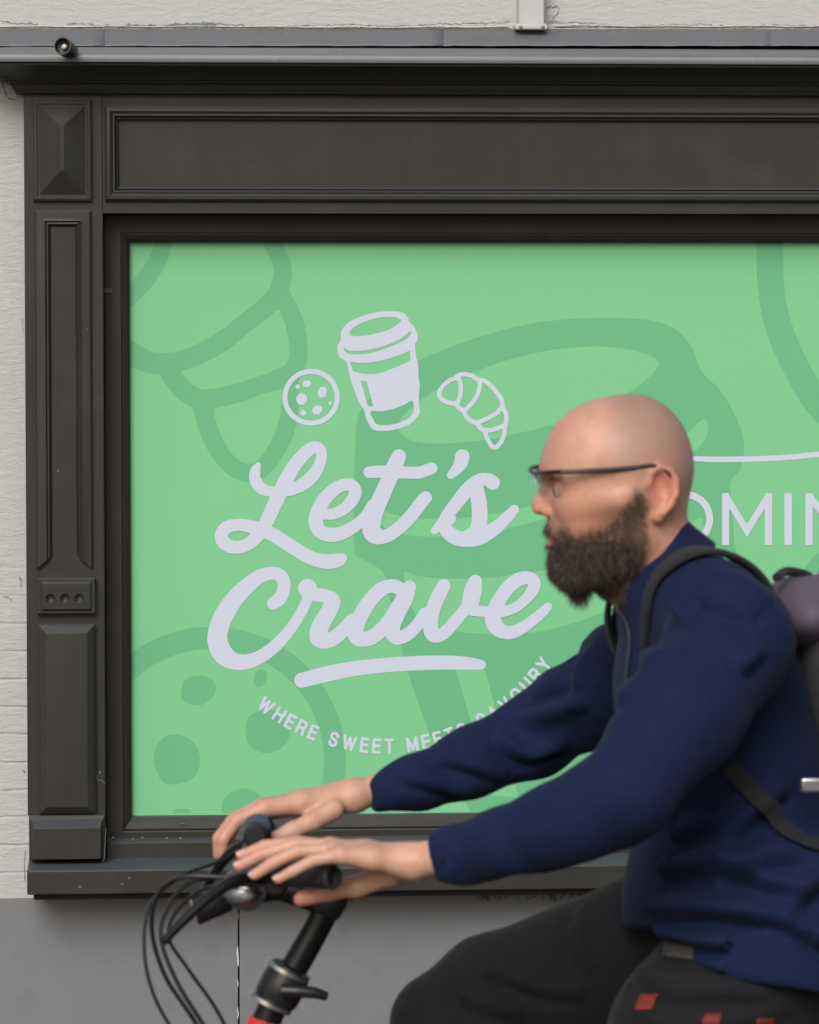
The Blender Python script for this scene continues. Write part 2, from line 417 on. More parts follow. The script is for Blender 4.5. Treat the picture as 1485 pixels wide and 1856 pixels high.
# ------------------------------------------------------------------ 3-D signed-distance modelling
def smin(a, b, k):
    if k <= 0: return np.minimum(a, b)
    h = np.maximum(k-np.abs(a-b), 0)/k
    return np.minimum(a, b)-h*h*k*.25
class Field:
    def __init__(s, lo, hi, h):
        s.h = h; s.lo = np.array(lo, np.float32)
        s.ax = [np.arange(lo[i], hi[i]+h, h).astype(np.float32) for i in range(3)]
        s.F = np.full([len(a) for a in s.ax], .05, np.float32)
    def sub(s, lo, hi):
        sl = []
        for i in range(3):
            a = max(0, int((lo[i]-s.lo[i])/s.h)-1); b = min(len(s.ax[i]), int((hi[i]-s.lo[i])/s.h)+2)
            if b <= a: return None
            sl.append(slice(a, b))
        return tuple(sl)
    def put(s, lo, hi, fn, k=0, mode='add', m=None):
        m = (k+.012) if m is None else m
        sl = s.sub([q-m for q in lo], [q+m for q in hi])
        if sl is None: return
        x = s.ax[0][sl[0]][:, None, None]; y = s.ax[1][sl[1]][None, :, None]; z = s.ax[2][sl[2]][None, None]
        D = fn(x, y, z)
        G = s.F[sl]
        if mode == 'add': s.F[sl] = smin(G, D, k)
        elif mode == 'cut': s.F[sl] = -smin(-G, D, k)
        elif mode == 'and': s.F[sl] = -smin(-G, -D, k)
    def cone(s, a, b, r1, r2, k=.01, ys=1.0, mode='add'):
        """tapered capsule; ys<1 widens it along y"""
        a = np.array(a, float); b = np.array(b, float); yc = (a[1]+b[1])/2
        A = a.copy(); B = b.copy(); A[1] = (a[1]-yc)*ys; B[1] = (b[1]-yc)*ys
        d = B-A; L = d@d+1e-12
        def fn(x, y, z):
            yy = (y-yc)*ys
            t = np.clip(((x-A[0])*d[0]+(yy-A[1])*d[1]+(z-A[2])*d[2])/L, 0, 1)
            return np.sqrt((x-A[0]-t*d[0])**2+(yy-A[1]-t*d[1])**2+(z-A[2]-t*d[2])**2)-(r1+(r2-r1)*t)
        r = max(r1, r2); ry = r/ys
        s.put([min(a[0], b[0])-r, min(a[1], b[1])-ry, min(a[2], b[2])-r], [max(a[0], b[0])+r, max(a[1], b[1])+ry, max(a[2], b[2])+r], fn, k, mode)
    def chain(s, pts, rs, k=.01, ys=1.0):
        for i in range(len(pts)-1): s.cone(pts[i], pts[i+1], rs[i], rs[i+1], k, ys)
    def ell(s, c, r, k=.01, rot=None, mode='add'):
        c = np.array(c, float); r = np.array(r, float)
        Rm = np.eye(3) if rot is None else np.array(rot)
        def fn(x, y, z):
            dx, dy, dz = x-c[0], y-c[1], z-c[2]
            u = (Rm[0, 0]*dx+Rm[1, 0]*dy+Rm[2, 0]*dz)/r[0]; v = (Rm[0, 1]*dx+Rm[1, 1]*dy+Rm[2, 1]*dz)/r[1]; w = (Rm[0, 2]*dx+Rm[1, 2]*dy+Rm[2, 2]*dz)/r[2]
            q = np.sqrt(u*u+v*v+w*w)+1e-6
            g = np.sqrt((u/r[0])**2+(v/r[1])**2+(w/r[2])**2)+1e-6
            return q*(q-1)/g
        R3 = r.max()
        s.put(c-R3, c+R3, fn, k, mode)
    def mesh(s, name):
        F = s.F; F[0] = F[-1] = .05; F[:, 0] = F[:, -1] = .05; F[:, :, 0] = F[:, :, -1] = .05
        ins = F < 0
        n = [q-1 for q in F.shape]
        c = np.zeros(n, np.uint8)
        for dx in (0, 1):
            for dy in (0, 1):
                for dz in (0, 1): c += ins[dx:n[0]+dx, dy:n[1]+dy, dz:n[2]+dz]
        mixed = (c > 0) & (c < 8); I = np.argwhere(mixed)
        idx = np.full(n, -1, np.int32); idx[mixed] = np.arange(len(I))
        acc = np.zeros((len(I), 3)); cnt = np.zeros(len(I))
        cor = [(a, b, d) for a in (0, 1) for b in (0, 1) for d in (0, 1)]
        val = {q: F[I[:, 0]+q[0], I[:, 1]+q[1], I[:, 2]+q[2]] for q in cor}
        for q in cor:
            for axi in range(3):
                if q[axi] == 0:
                    w = list(q); w[axi] = 1; w = tuple(w)
                    a, b = val[q], val[w]; mk = (a < 0) != (b < 0)
                    t = np.where(mk, a/(np.where(mk, a-b, 1)), 0)
                    p = np.zeros((len(I), 3)); p[:] = q; p[:, axi] = t
                    acc[mk] += p[mk]; cnt[mk] += 1
        V = (I+acc/cnt[:, None])*s.h+s.lo[None]
        faces = []
        for axi in range(3):
            u, v = (axi+1) % 3, (axi+2) % 3
            a = [slice(None)]*3; b = [slice(None)]*3; a[axi] = slice(0, -1); b[axi] = slice(1, None)
            A = ins[tuple(a)]; B = ins[tuple(b)]
            E = np.argwhere(A != B); inside = A[tuple(E.T)]
            ok = (E[:, u] > 0) & (E[:, v] > 0) & (E[:, u] < n[u]) & (E[:, v] < n[v]); E = E[ok]; inside = inside[ok]
            def g(du, dv):
                e = E.copy(); e[:, u] -= du; e[:, v] -= dv; return idx[tuple(e.T)]
            q = np.stack([g(1, 1), g(0, 1), g(0, 0), g(1, 0)], 1)
            q[~inside] = q[~inside][:, ::-1]
            faces.append(q)
        Fc = np.concatenate(faces); Fc = Fc[(Fc >= 0).all(1)]
        # light smoothing
        for _ in range(2):
            S = np.zeros_like(V); C = np.zeros(len(V))
            for i in range(4):
                p, q = Fc[:, i], Fc[:, (i+1) % 4]
                np.add.at(S, p, V[q]); np.add.at(C, p, 1)
            V = V*.5+.5*S/np.maximum(C, 1)[:, None]
        me = bpy.data.meshes.new(name)
        me.vertices.add(len(V)); me.vertices.foreach_set('co', V.astype(np.float32).ravel())
        me.loops.add(len(Fc)*4); me.loops.foreach_set('vertex_index', Fc.astype(np.int32).ravel())
        me.polygons.add(len(Fc)); me.polygons.foreach_set('loop_start', np.arange(0, len(Fc)*4, 4, dtype=np.int32))
        me.update(calc_edges=True); me.validate()
        me.polygons.foreach_set('use_smooth', [True]*len(me.polygons))
        return me, V
def wrinkle(me, fn):
    n = len(me.vertices); co = np.empty(n*3, np.float32); me.vertices.foreach_get('co', co); co = co.reshape(-1, 3)
    no = np.empty(n*3, np.float32); me.vertex_normals.foreach_get('vector', no); no = no.reshape(-1, 3)
    co = co+no*fn(co)[:, None]; me.vertices.foreach_set('co', co.astype(np.float32).ravel()); me.update()
def vnoise(p, seed, freq):
    r = np.random.RandomState(seed); o = np.zeros(len(p))
    for i in range(7):
        d = r.normal(size=3); d /= np.linalg.norm(d); f = freq*(.6+.9*r.rand())
        o += np.sin(p@d*f+r.rand()*6.28+.8*np.sin(p@np.roll(d, 1)*f*.6+r.rand()*6))
    return o/7
def paint(me, cols):
    a = me.color_attributes.new('tint', 'FLOAT_COLOR', 'POINT')
    c = np.ones((len(cols), 4), np.float32); c[:, :3] = cols; a.data.foreach_set('color', c.ravel())
# ------------------------------------------------------------------ ground
g = MB().box(-60, 60, -60, -1.6, -.45, 0.008).build('road', M['asphalt']); tag(g, kind='structure')
g = MB().box(-60, 60, -1.598, .02, -.45, 0.12).build('pavement', M['paver'], bevel=.01); tag(g, kind='structure')

# ------------------------------------------------------------------ the house wall
YP = -.06                                   # front of the pilaster
YG = .045                                   # glass / vinyl plane
xl = X(47, 900, YP); xr_vis = X(1485, 900, 0)
WIDTH = 2.75; xr = xl+WIDTH                 # whole shop front, its right part is outside the picture
zpl = Z(60, 1628, 0)
house = empty('house_wall', (xl-1, 0, 0), 'whitewashed brick house wall with grey painted base around the dark shop front', 'house wall')
zt = Z(200, 86, -.10)
w = MB().box(-4, 5, 0, .3, Z(700, 76, 0), 4.2)                 # above the cornice
w.box(-4, xl+.03, 0, .3, zpl, Z(700, 76, 0)); w.box(xr-.03, 5, 0, .3, zpl, Z(700, 76, 0))
w.box(xl+.03, xr-.03, .14, .3, zpl-.02, Z(700, 20, 0))
w.build('wall', M['wall'], house)
xj = X(433, 1750, -.012)
pl = MB().box(-4, xj-.0015, -.012, .3, 0, zpl); pl.box(xj+.0015, 5, -.012, .3, 0, zpl-.0006)
pl.build('plinth', M['plinth'], house, bevel=.002)
# white filler squeezed out of the open joint
fm = MB()
for (a, b, r) in ((1655, 1668, .0006), (1716, 1752, .0016), (1775, 1790, .0007), (1826, 1848, .0009)):
    fm.tube([at(430.5+rng.rand()*2, a+(b-a)*q/5, -.0125) for q in range(6)], [r*.5, r, r*1.3, r, r*1.1, r*.4], 6)
fm.build('joint_filler', M['band'], house)
# lumpy mortar and peeling paint along the top of the flashing
def ragged(name, x0p, x1p, zp, mat, amp, th, seed, dep=.006, y=0.0):
    r = np.random.RandomState(seed); n = int((x1p-x0p)/3); v = []; f = []
    up = np.cumsum(r.normal(size=n)); up = up-np.linspace(up[0], up[-1], n); up = up/max(1, np.abs(up).max())
    hi = th*(.6+.4*np.sin(np.arange(n)*.13+seed))*(.5+r.rand(n))
    for i in range(n):
        px = x0p+(x1p-x0p)*i/(n-1)
        fade = min(1, i/4, (n-1-i)/4)
        a = at(px, zp+up[i]*amp-hi[i]*fade, y-dep*fade*(.5+.5*r.rand())); b = at(px, zp+up[i]*amp*.6+hi[i]*fade*.6+1.0, y-.0005)
        t = at(px, zp+up[i]*amp-hi[i]*fade-3, y+.002)
        v += [t, a, b]
    for i in range(n-1):
        for k in range(2): f.append((3*i+k, 3*i+k+1, 3*i+k+4, 3*i+k+3))
    me = pym(name, v, f); return link(name, me, mat, house, auto=60)
M['crack'] = simple('grey_crack', (.25, .245, .235), .9)  # plain grey for the crack lines in the wall
M['bluecrack'] = simple('old_blue_paint', (.22, .25, .33), .9)
M['lime'] = simple('lime_mortar', (.46, .45, .41), .9, .12, .6, 120, .002)
def crackline(pts, rp, mat, seed, y=-.0012):
    r = np.random.RandomState(seed); P = []
    pts = catmull(pts, step=5); rr = []
    for p in pts:
        P.append(at(p[0], p[1]+r.normal()*1.1, y)); rr.append(rad(rp*(.25+1.0*abs(r.normal())), 0))
    rr[0] = rr[-1] = 1e-4
    m = MB(); m.tube(P, rr, 5, squash=1); return m
cm = MB()
for k, (pts, rp) in enumerate([
    ([(0, 38), (22, 41), (45, 43), (70, 43)], .7), ([(120, 43), (150, 43), (185, 46)], .7), ([(290, 45), (380, 43), (450, 47), (480, 49), (500, 47)], .8),
    ([(520, 47), (640, 44), (700, 46), (790, 44), (930, 40)], .45), ([(1000, 40), (1080, 42), (1110, 45)], .45), ([(1160, 46), (1240, 44), (1330, 47), (1400, 45), (1485, 47)], .45),
    ([(2, 148), (8, 165), (14, 178), (30, 182)], 1.2), ([(40, 575), (43, 610)], .4), ([(0, 1078), (14, 1082), (22, 1090)], .6), ([(33, 1040), (38, 1055), (37, 1070)], .6),
    ([(990, 15), (1010, 10), (1012, 22), (1000, 34)], 1.0), ([(46, 1540), (44, 1570), (45, 1600)], .6), ([(40, 1395), (46, 1400)], 1.2)]):
    q = crackline(pts, rp, None, 30+k); cm.add(q.v, q.f)
cm.build('crack', M['crack'], house)
cb = MB()
for k, (pts, rp) in enumerate([([(225, 45), (262, 45), (285, 44)], 1.3), ([(305, 44), (340, 43), (372, 42), (395, 43)], 1.7), ([(188, 46), (200, 46)], 1.6)]):
    q = crackline(pts, rp, None, 60+k); cb.add(q.v, q.f)
cb.build('old_paint', M['bluecrack'], house)
ragged('mortar_lip', -200, 930, 50, M['lime'], 1.3, 2.0, 3)
ragged('mortar_lip', 1000, 1900, 48, M['lime'], 1.5, 2.4, 5)
ragged('mortar_lip', 992, 1016, 40, M['lime'], 2, 6, 8, .012)

# dirt and cobwebs under the sill
dm = MB()
for i in range(90):
    px = rng.choice([140, 200, 330, 620, 880, 930, 1000, 1060])+rng.normal()*26
    ln = 4+rng.rand()*11; x1 = px+rng.normal()*9
    dm.tube([at(px, 1620, -.02), at((px+x1)/2+rng.normal()*3, 1621+ln*.6, -.018), at(x1, 1621+ln, -.0135)], [.0009, .0007, .0003], 5)
dm.build('cobweb_dirt', simple('brown_dirt', (.055, .038, .022), .95), house)

# ------------------------------------------------------------------ shop front joinery
shop = empty('shop_front', (xl, YP, Z(200, 1620, -.15)), 'dark brown black painted wooden shop front framing the green window', 'shop front')
def rect(x0, x1, ya, yb, Y): return (X(x0[0], x0[1], Y), X(x1[0], x1[1], Y), Z(ya[0], ya[1], Y), Z(yb[0], yb[1], Y))
px_l, px_r = xl, X(189, 900, YP)            # pilaster edges
zbase = Z(120, 1478, YP)                    # top of the base block
zcor = Z(120, 166, YP)
def pilaster(dx, name='pilaster'):
    """dx shifts the whole pilaster sideways (the second stands outside the picture)"""
    def X_(px, py, Y=YP): return X(px, py, Y)+dx
    p = MB().box(px_l+dx, px_r+dx, YP, .10, zbase, zcor).build(name, M['paint'], shop, bevel=.002)
    def fr(l, r, t, b, y): return (X_(l, (t+b)/2), X_(r, (t+b)/2), Z(115, b, YP), Z(115, t, YP), y)
    def frr(l, r, t, b, prof):
        base = fr(l, r, t, b, 0); out = []
        for ins, d in prof:
            k = ins/900.0; out.append((base[0]+k, base[1]-k, base[2]+k, base[3]-k, YP-d))
        return out
    # hipped block on top
    b = frr(60, 166, 181, 364, [(0, -.001), (0, .010), (3, .012), (7, .012), (8, .009), (11, .009)])
    last = b[-1]; cx = (last[0]+last[1])/2; hw = (last[1]-last[0])/2
    b.append((cx-.004, cx+.004, last[2]+hw*1.02, last[3]-hw*.85, YP-.030))
    MB().rings(b).build('hipped_block', M['paint'], p, auto=12)
    # long framed panel, its moulding is stopped with mitres above the dotted block
    x0, x1 = X_(64, 700), X_(167, 700); zt_, zb_ = Z(115, 381, YP), Z(115, 1031, YP)
    prof = [(0, -.001), (.0005, .007), (.004, .011), (.016, .012), (.021, .014), (.024, .0095), (.027, .0105), (.031, .003), (.033, -.001)]
    m = MB(); v = []; f = []
    for (i_, d) in prof:
        y = YP-d; v += [(x0+i_, y, zb_+i_*.85), (x0+i_, y, zt_-i_), (x1-i_, y, zt_-i_), (x1-i_, y, zb_+i_*.85)]
    for k in range(len(prof)-1):
        a = 4*k; c = a+4
        for i in range(3): f.append((a+i, a+i+1, c+i+1, c+i))
    f.append([4*k for k in range(len(prof))]); f.append([4*k+3 for k in range(len(prof))][::-1])
    m.add(v, f); m.build('panel_moulding', M['paint'], p, auto=20)
    # dotted block
    b = frr(68, 173, 1047, 1112, [(0, -.001), (0, .016), (2, .020), (6, .020), (10, .026), (12, .026)])
    dm_ = MB().rings(b); dm_.f.append((3, 2, 1, 0)); db = dm_.build('dotted_block', M['paint'], p, auto=12)
    for cxp in (92, 118, 144):
        c = Vector((X_(cxp, 1082), YP-.0262, Z(115, 1083, YP)))
        cut = MB().lathe([(-.0075*math.cos(t_), .0095*math.sin(t_)) for t_ in np.linspace(0, math.pi, 12)], (0, -1, 0), c, 24).build('cutter', None, None)
        bo = db.modifiers.new('b', 'BOOLEAN'); bo.operation = 'DIFFERENCE'; bo.object = cut; bo.solver = 'EXACT'
        bpy.context.view_layer.update()
        nm = bpy.data.meshes.new_from_object(db.evaluated_get(bpy.context.evaluated_depsgraph_get()))
        nm.polygons.foreach_set('use_smooth', [False]*len(nm.polygons)); db.modifiers.clear(); db.data = nm; bpy.data.objects.remove(cut)
    # tall hipped block
    b = frr(70, 173, 1131, 1474, [(0, -.001), (0, .012), (3, .014), (4.2, .018), (7, .019), (8.2, .0225), (11, .0235), (12.5, .027), (15, .028)])
    last = b[-1]; cx = (last[0]+last[1])/2; hw = (last[1]-last[0])/2
    b.append((cx-.003, cx+.003, last[2]+hw*1.0, last[3]-hw*.95, YP-.0315))
    MB().rings(b).build('hipped_block', M['paint'], p, auto=12)
    # base block
    zb0, zb1 = Z(115, 1562, -.11), zbase+.0015
    q = MB().rings([(X_(53, 1520), X_(191, 1520), zb0, zb1, .05), (X_(53, 1520), X_(191, 1520), zb0, zb1, -.074), (X_(57, 1520), X_(187, 1520), zb0, Z(115, 1487, -.08), -.078),
                (X_(59, 1520), X_(185, 1520), zb0+.001, Z(115, 1489, -.08), -.082), (X_(61, 1520), X_(183, 1520), zb0+.002, Z(115, 1500, -.08), -.094)])
    q.build('base_block', M['paint'], p, bevel=.0012)
    return p
pilaster(0); pilaster(xr-px_r)

# cornice: profile extruded with mitred returns (overhang, z)
def extr(name, prof, mat, xa, xb, yb=YP, parent=shop, auto=24, back=.02):
    """prof: (overhang, z) from bottom to top; runs along x with returns at both ends"""
    m = MB(); v = []; n = len(prof)
    for o, z in prof: v += [(xa-o, back, z), (xa-o, yb-o, z), (xb+o, yb-o, z), (xb+o, back, z)]
    f = []
    for k in range(n-1):
        for i in range(3): f.append((4*k+i, 4*k+i+1, 4*k+i+5, 4*k+i+4))
    f.append((0, 1, 2, 3)[::-1]); f.append(tuple(4*(n-1)+i for i in range(4)))
    m.add(v, f); return m.build(name, mat, parent, auto=auto)
def zz(py, o): return Z(240, py, YP-o)
cor = [(.000, zz(170, 0)), (.016, zz(169, .016)), (.018, zz(165, .018)), (.022, zz(160, .022)), (.024, zz(154, .024)), (.028, zz(150, .028)), (.036, zz(149, .036)), (.037, zz(146, .037)),
       (.044, zz(144.5, .044)), (.050, zz(140, .05)), (.060, zz(133, .06)), (.076, zz(126, .076)), (.094, zz(121, .094)), (.104, zz(118, .104)), (.106, zz(112, .106))]
extr('cornice', cor, M['paint'], px_l, xr, auto=18)
cap = [(.1065, zz(112.5, .106)), (.111, zz(112, .111)), (.113, zz(107, .113)), (.112, zz(101, .112)), (.108, zz(96, .108)), (.045, zz(86.5, .045)), (.0, zz(84.5, .0))]
extr('zinc_cap', cap, M['zinc_cap'], px_l, xr, auto=50)
# zinc upstand in overlapping sheets
zu0, zu1 = 84.0, 53.5
cuts = [-420, 182, 795, 1396, 2100, 2700]
for k in range(len(cuts)-1):
    a, b = cuts[k], cuts[k+1]
    m = MB(); y0 = YP-.001-.0016*(k % 2); n = 40; v = []
    for i in range(n+1):
        px = a+(b-a)*i/n+(8 if i == n else 0)
        wv = .0012*math.sin(i*.9+k)+.0008*math.sin(i*2.3)
        for (py, yy) in ((zu0-.7, y0-.016), (zu0-3, y0-.0145), (zu1+3, y0+.045), (zu1, y0+.05)):
            q = at(px, py+(0 if py < 70 else wv*600*.4), yy); v.append((q.x, yy+wv*.5, q.z))
    f = []
    for i in range(n):
        for j in range(3): f.append((4*i+j, 4*i+j+1, 4*i+j+5, 4*i+j+4))
    m.add(v, f); o = m.build('zinc_flashing', M['zinc'], shop, auto=40)
    sd_ = o.modifiers.new('t', 'SOLIDIFY'); sd_.thickness = .0012; sd_.offset = 1

# frieze board with long sunk panel
zf0, zf1 = Z(200, 386, YP), zcor
xf0, xf1 = px_r, xr-(px_r-px_l)
fx0, fx1 = X(190, 280, YP), xf1-.006
def ins(r, k): return (r[0]+k, r[1]-k, r[2]+k, r[3]-k)
base = (fx0, fx1, Z(200, 364, YP), Z(200, 192, YP))
fy = YP+.002
rr = [(xf0-.001, xf1+.001, zf0, zf1, .05), (xf0-.001, xf1+.001, zf0, zf1, fy)]
pr = [(0, .0), (.0, -.008), (.004, -.0135), (.010, -.0145), (.015, -.010), (.0165, -.0125), (.0195, -.0125), (.0215, -.0025), (.024, -.006), (.026, -.0045), (.028, .005)]
for k, d in pr: rr.append((*ins(base, k), fy+d))
MB().rings(rr).build('frieze', M['paint'], shop, auto=14)

# window frame (deep reveal, then inner frame), ring around the glass
zr0 = Z(700, 1552, -.03); zr1 = zf0
fr_out = (px_r-.001, xf1+.001, zr0-.01, zr1+.001)
gx0 = (X(234, 437, YG)+X(240, 1474, YG))/2; gz1 = Z(700, 439.5, YG); gz0 = Z(700, 1474, YG); gx1 = xf1-(gx0-px_r)
def ring_frame(name, o, i, prof, mat, parent):
    """o, i: outer and inner rectangles; prof: (t, y) with t 0 outer .. 1 inner"""
    L = []
    for t, y in prof: L.append((*[o[k]+(i[k]-o[k])*t for k in range(4)], y))
    return MB().rings(L, cap=False).build(name, mat, parent, bevel=0, auto=14)
g_rect = (gx0, gx1, gz0, gz1)
win = ring_frame('window_frame', fr_out, g_rect, [(0, .06), (0, .012), (.06, .008), (.66, .008), (.69, .012), (.74, .010), (.90, .017), (.905, .024), (.955, .027), (.99, .029), (1.0, .050)], M['paint_in'], shop)
# bottom ledge inside the window
xa, xb = px_r+.0015, xf1-.0015
l = MB()
zl = Z(700, 1523, -.02); zl2 = Z(700, 1514, .01)
v = [(xa, -.022, zl), (xb, -.022, zl), (xa, .012, zl2), (xb, .012, zl2), (xa, -.022, zr0-.02), (xb, -.022, zr0-.02), (xa, .012, zr0-.02), (xb, .012, zr0-.02)]
l.add(v, [(0, 1, 3, 2), (4, 5, 1, 0), (6, 7, 5, 4), (2, 3, 7, 6), (0, 2, 6, 4), (1, 5, 7, 3)])
l.build('window_ledge', M['paint'], shop, bevel=.0015)
# small chipped nick at the inner side of the pilaster
MB().box(px_r-.001, X(204, 527, .0), .0035, .0125, Z(195, 531, -.01), Z(195, 523, -.01)).build('shim', simple('bare_putty', (.075, .07, .058), .8), win, bevel=.001)
# sill board
sx0 = X(49, 1590, -.15); sx1 = xr+.01
zs1 = Z(400, 1575, -.15); zs0 = Z(400, 1619, -.15); zsb = Z(400, 1553, -.03)
v = [(sx0, -.15, zs1), (sx1, -.15, zs1), (sx0, .02, zsb), (sx1, .02, zsb), (sx0, -.15, zs0), (sx1, -.15, zs0), (sx0, .02, zs0+.006), (sx1, .02, zs0+.006)]
MB().add(v, [(0, 1, 3, 2), (4, 5, 1, 0), (6, 7, 5, 4), (2, 3, 7, 6), (0, 2, 6, 4), (1, 5, 7, 3)]).build('sill', M['paint'], shop, bevel=.003, seg=3)
MB().box(sx0+.012, sx1-.012, -.12, .01, Z(400, 1628, -.12), zs0+.0005).build('sill_underboard', M['dark'], shop, bevel=.002)

# ------------------------------------------------------------------ green window graphic
sign = empty('window_graphic', (gx0, YG, gz0), 'green vinyl window graphic with pale cup, cookie and croissant drawings above script lettering', 'window sign')
e = .02
MB().box(gx0-e, gx1+e, YG+.004, YG+.012, gz0-e, gz1+e).build('glass_pane', M['dark'], shop)
MB().box(gx0-e, gx1+e, YG, YG+.0035, gz0-e, gz1+e).build('vinyl_film', M['green'], sign)
Y1, Y2 = YG-.0003, YG-.0007
CUP = dict(
 outer=[(140,370),(200,290),(260,240),(420,170),(600,120),(760,105),(900,108),(980,130),(1030,180),(1060,250),(1110,300),(1150,370),(1172,440),(1160,510),(1135,545),(1140,640),(1150,730),(1172,820),(1180,1000),(1195,1090),(1190,1180),(1180,1230),(1188,1350),(1195,1460),(1180,1510),(1130,1570),(1060,1630),(960,1670),(850,1700),(740,1715),(620,1710),(560,1690),(520,1640),(470,1530),(440,1420),(390,1350),(330,1210),(270,1040),(245,930),(225,850),(205,780),(130,735),(100,680),(88,570),(130,490)],
 lid=[(245,390),(300,330),(400,270),(560,210),(720,182),(850,185),(940,215),(930,250),(870,300),(760,360),(620,400),(480,430),(340,440),(270,425)],
 slit=[(165,595),(240,630),(340,640),(480,630),(660,590),(850,520),(980,450),(1060,375),(1075,410),(1040,460),(960,510),(800,580),(640,640),(480,678),(340,688),(250,680),(195,650)],
 band=[(262,788),(300,793),(380,800),(520,795),(700,765),(880,710),(1000,665),(1055,637),(1062,650),(1070,755),(980,810),(820,880),(680,930),(540,950),(400,940),(310,915),(295,905)],
 slot=[(400,1040),(480,1045),(525,1215),(570,1385),(500,1380),(450,1210)],
 low=[(530,1450),(680,1450),(830,1420),(970,1370),(1100,1310),(1112,1440),(1080,1510),(1020,1560),(900,1610),(760,1635),(650,1635),(600,1610),(570,1560)])
def cup(art, org, sc_):
    art.poly(CUP['outer'], org, sc_)
    for k in ('lid', 'slit', 'band', 'slot', 'low'): art.poly(CUP[k], org, sc_, smooth=(k not in ('slot',)), cut=True)
zf = 7.422; S = 5.04
# big tone-on-tone motifs behind the logo
a = Art(640, 570, 1400, 1500, 3.0)
cup(a, (720-(245/zf)*S, 770-(390/zf)*S), zf/S)
a.F[:, a.y > 1476] = 50
a.mesh('cup_motif', Y1, M['green_dark'], sign)
a = Art(228, 432, 570, 900, 2.6); o, k = (230, 430), 2.802
a.stroke([(230, -40, 45), (190, 20, 45), (160, 110, 45), (90, 220, 46), (0, 310, 46)], o, k)
a.stroke([(720, -10, 45), (785, 130, 45), (785, 230, 48), (740, 320, 50), (620, 420, 48), (480, 530, 50), (350, 600, 50), (240, 635, 52), (120, 635, 55), (0, 580, 60)], o, k)
a.stroke([(790, 300, 45), (850, 430, 47), (872, 570, 47), (850, 670, 48), (780, 715, 50), (680, 750, 45), (560, 790, 48), (420, 820, 48), (320, 800, 50), (240, 720, 50), (210, 650, 50)], o, k)
a.stroke([(380, 830, 50), (420, 990, 48), (500, 1130, 45), (600, 1197, 45), (690, 1170, 45), (770, 1060, 45), (820, 930, 45), (835, 740, 40)], o, k)
a.mesh('croissant_motif', Y1, M['green_dark'], sign)
a = Art(228, 1120, 630, 1476, 2.6); o, k = (230, 1100), 2.802
a.stroke([(430+628*math.cos(t_), 785+628*math.sin(t_), 56) for t_ in np.linspace(-math.pi*.85, math.pi*.4, 14)], o, k)
def blob(cx, cy, rx, ry, ang, seed):
    r = np.random.RandomState(seed); P = []
    for i in range(9):
        t_ = 2*math.pi*i/9; q = 1+.035*r.normal()
        x, y = rx*math.cos(t_)*q, ry*math.sin(t_)*q; P.append((cx+x*math.cos(ang)-y*math.sin(ang), cy+x*math.sin(ang)+y*math.cos(ang)))
    a.poly(P, o, k)
blob(360, 425, 92, 76, -.25, 1); blob(253, 775, 122, 131, 0, 2); blob(677, 362, 32, 48, .45, 3); blob(708, 630, 114, 112, .3, 14); blob(592, 1030, 108, 112, 0, 5); blob(282, 1075, 55, 54, 0, 6)
a.F[:, a.y > 1476] = 50
a.mesh('cookie_motif', Y1, M['green_dark'], sign)
a = Art(1360, 430, 1950, 1150, 3.0)
a.stroke([(1395, 400, 24), (1396, 470, 24), (1398, 520, 24), (1410, 585, 24), (1438, 655, 24), (1485, 733, 24), (1560, 800, 24), (1660, 830, 24), (1780, 800, 24), (1860, 700, 24), (1890, 560, 24), (1870, 400, 24)])
a.ellipse(1540, 1064, 88, 82); a.F[:, a.y < 436] = 50
a.mesh('cookie_motif', Y1, M['green_dark'], sign)

# logo icons
a = Art(604, 556, 772, 792, 1.4); cup(a, (600, 550), zf); a.mesh('cup_icon', Y2, M['logo'], sign)
a = Art(506, 662, 622, 778, 1.3); o, k = (500, 650), 11.42
a.stroke([(732+541*math.cos(t_), 800+535*math.sin(t_), 52) for t_ in np.linspace(0, 2*math.pi, 40, endpoint=False)], o, k, closed=True)
for c in ((642, 520, 88, 72, -.3), (452, 580, 42, 50, .3), (540, 838, 116, 120, 0), (965, 695, 98, 118, .2), (858, 1062, 108, 92, -.5), (570, 1120, 60, 58, 0), (1128, 922, 34, 50, .3)):
    a.ellipse(c[0]/k+o[0], c[1]/k+o[1], c[2]/k, c[3]/k, c[4])
a.mesh('cookie_icon', Y2, M['logo'], sign)
a = Art(788, 668, 928, 820, 1.3); o, k = (780, 660), 9.28
for st in ([(440,235),(330,272),(225,360),(162,460),(162,550),(240,622),(350,655),(440,665)], [(475,230),(508,320),(515,440),(497,560),(450,670)],
           [(440,215),(500,180),(580,170),(690,190),(810,260)], [(430,670),(490,740),(570,790)], [(835,270),(835,380),(800,500),(720,640),(580,780)],
           [(830,268),(920,285),(1030,370),(1140,500),(1210,620),(1215,725)], [(565,780),(600,870),(680,950),(800,1000)], [(1210,720),(1130,815),(990,900),(800,985)],
           [(1215,720),(1270,820),(1285,930),(1260,1040)], [(790,990),(840,1070),(920,1120)], [(1255,1025),(1130,1080),(1010,1112),(910,1105)],
           [(1252,1040),(1245,1180),(1190,1310),(1110,1395),(1045,1385),(980,1290),(935,1180),(910,1110)]):
    a.stroke(st, o, k, hw=38)
a.mesh('croissant_icon', Y2, M['logo'], sign)
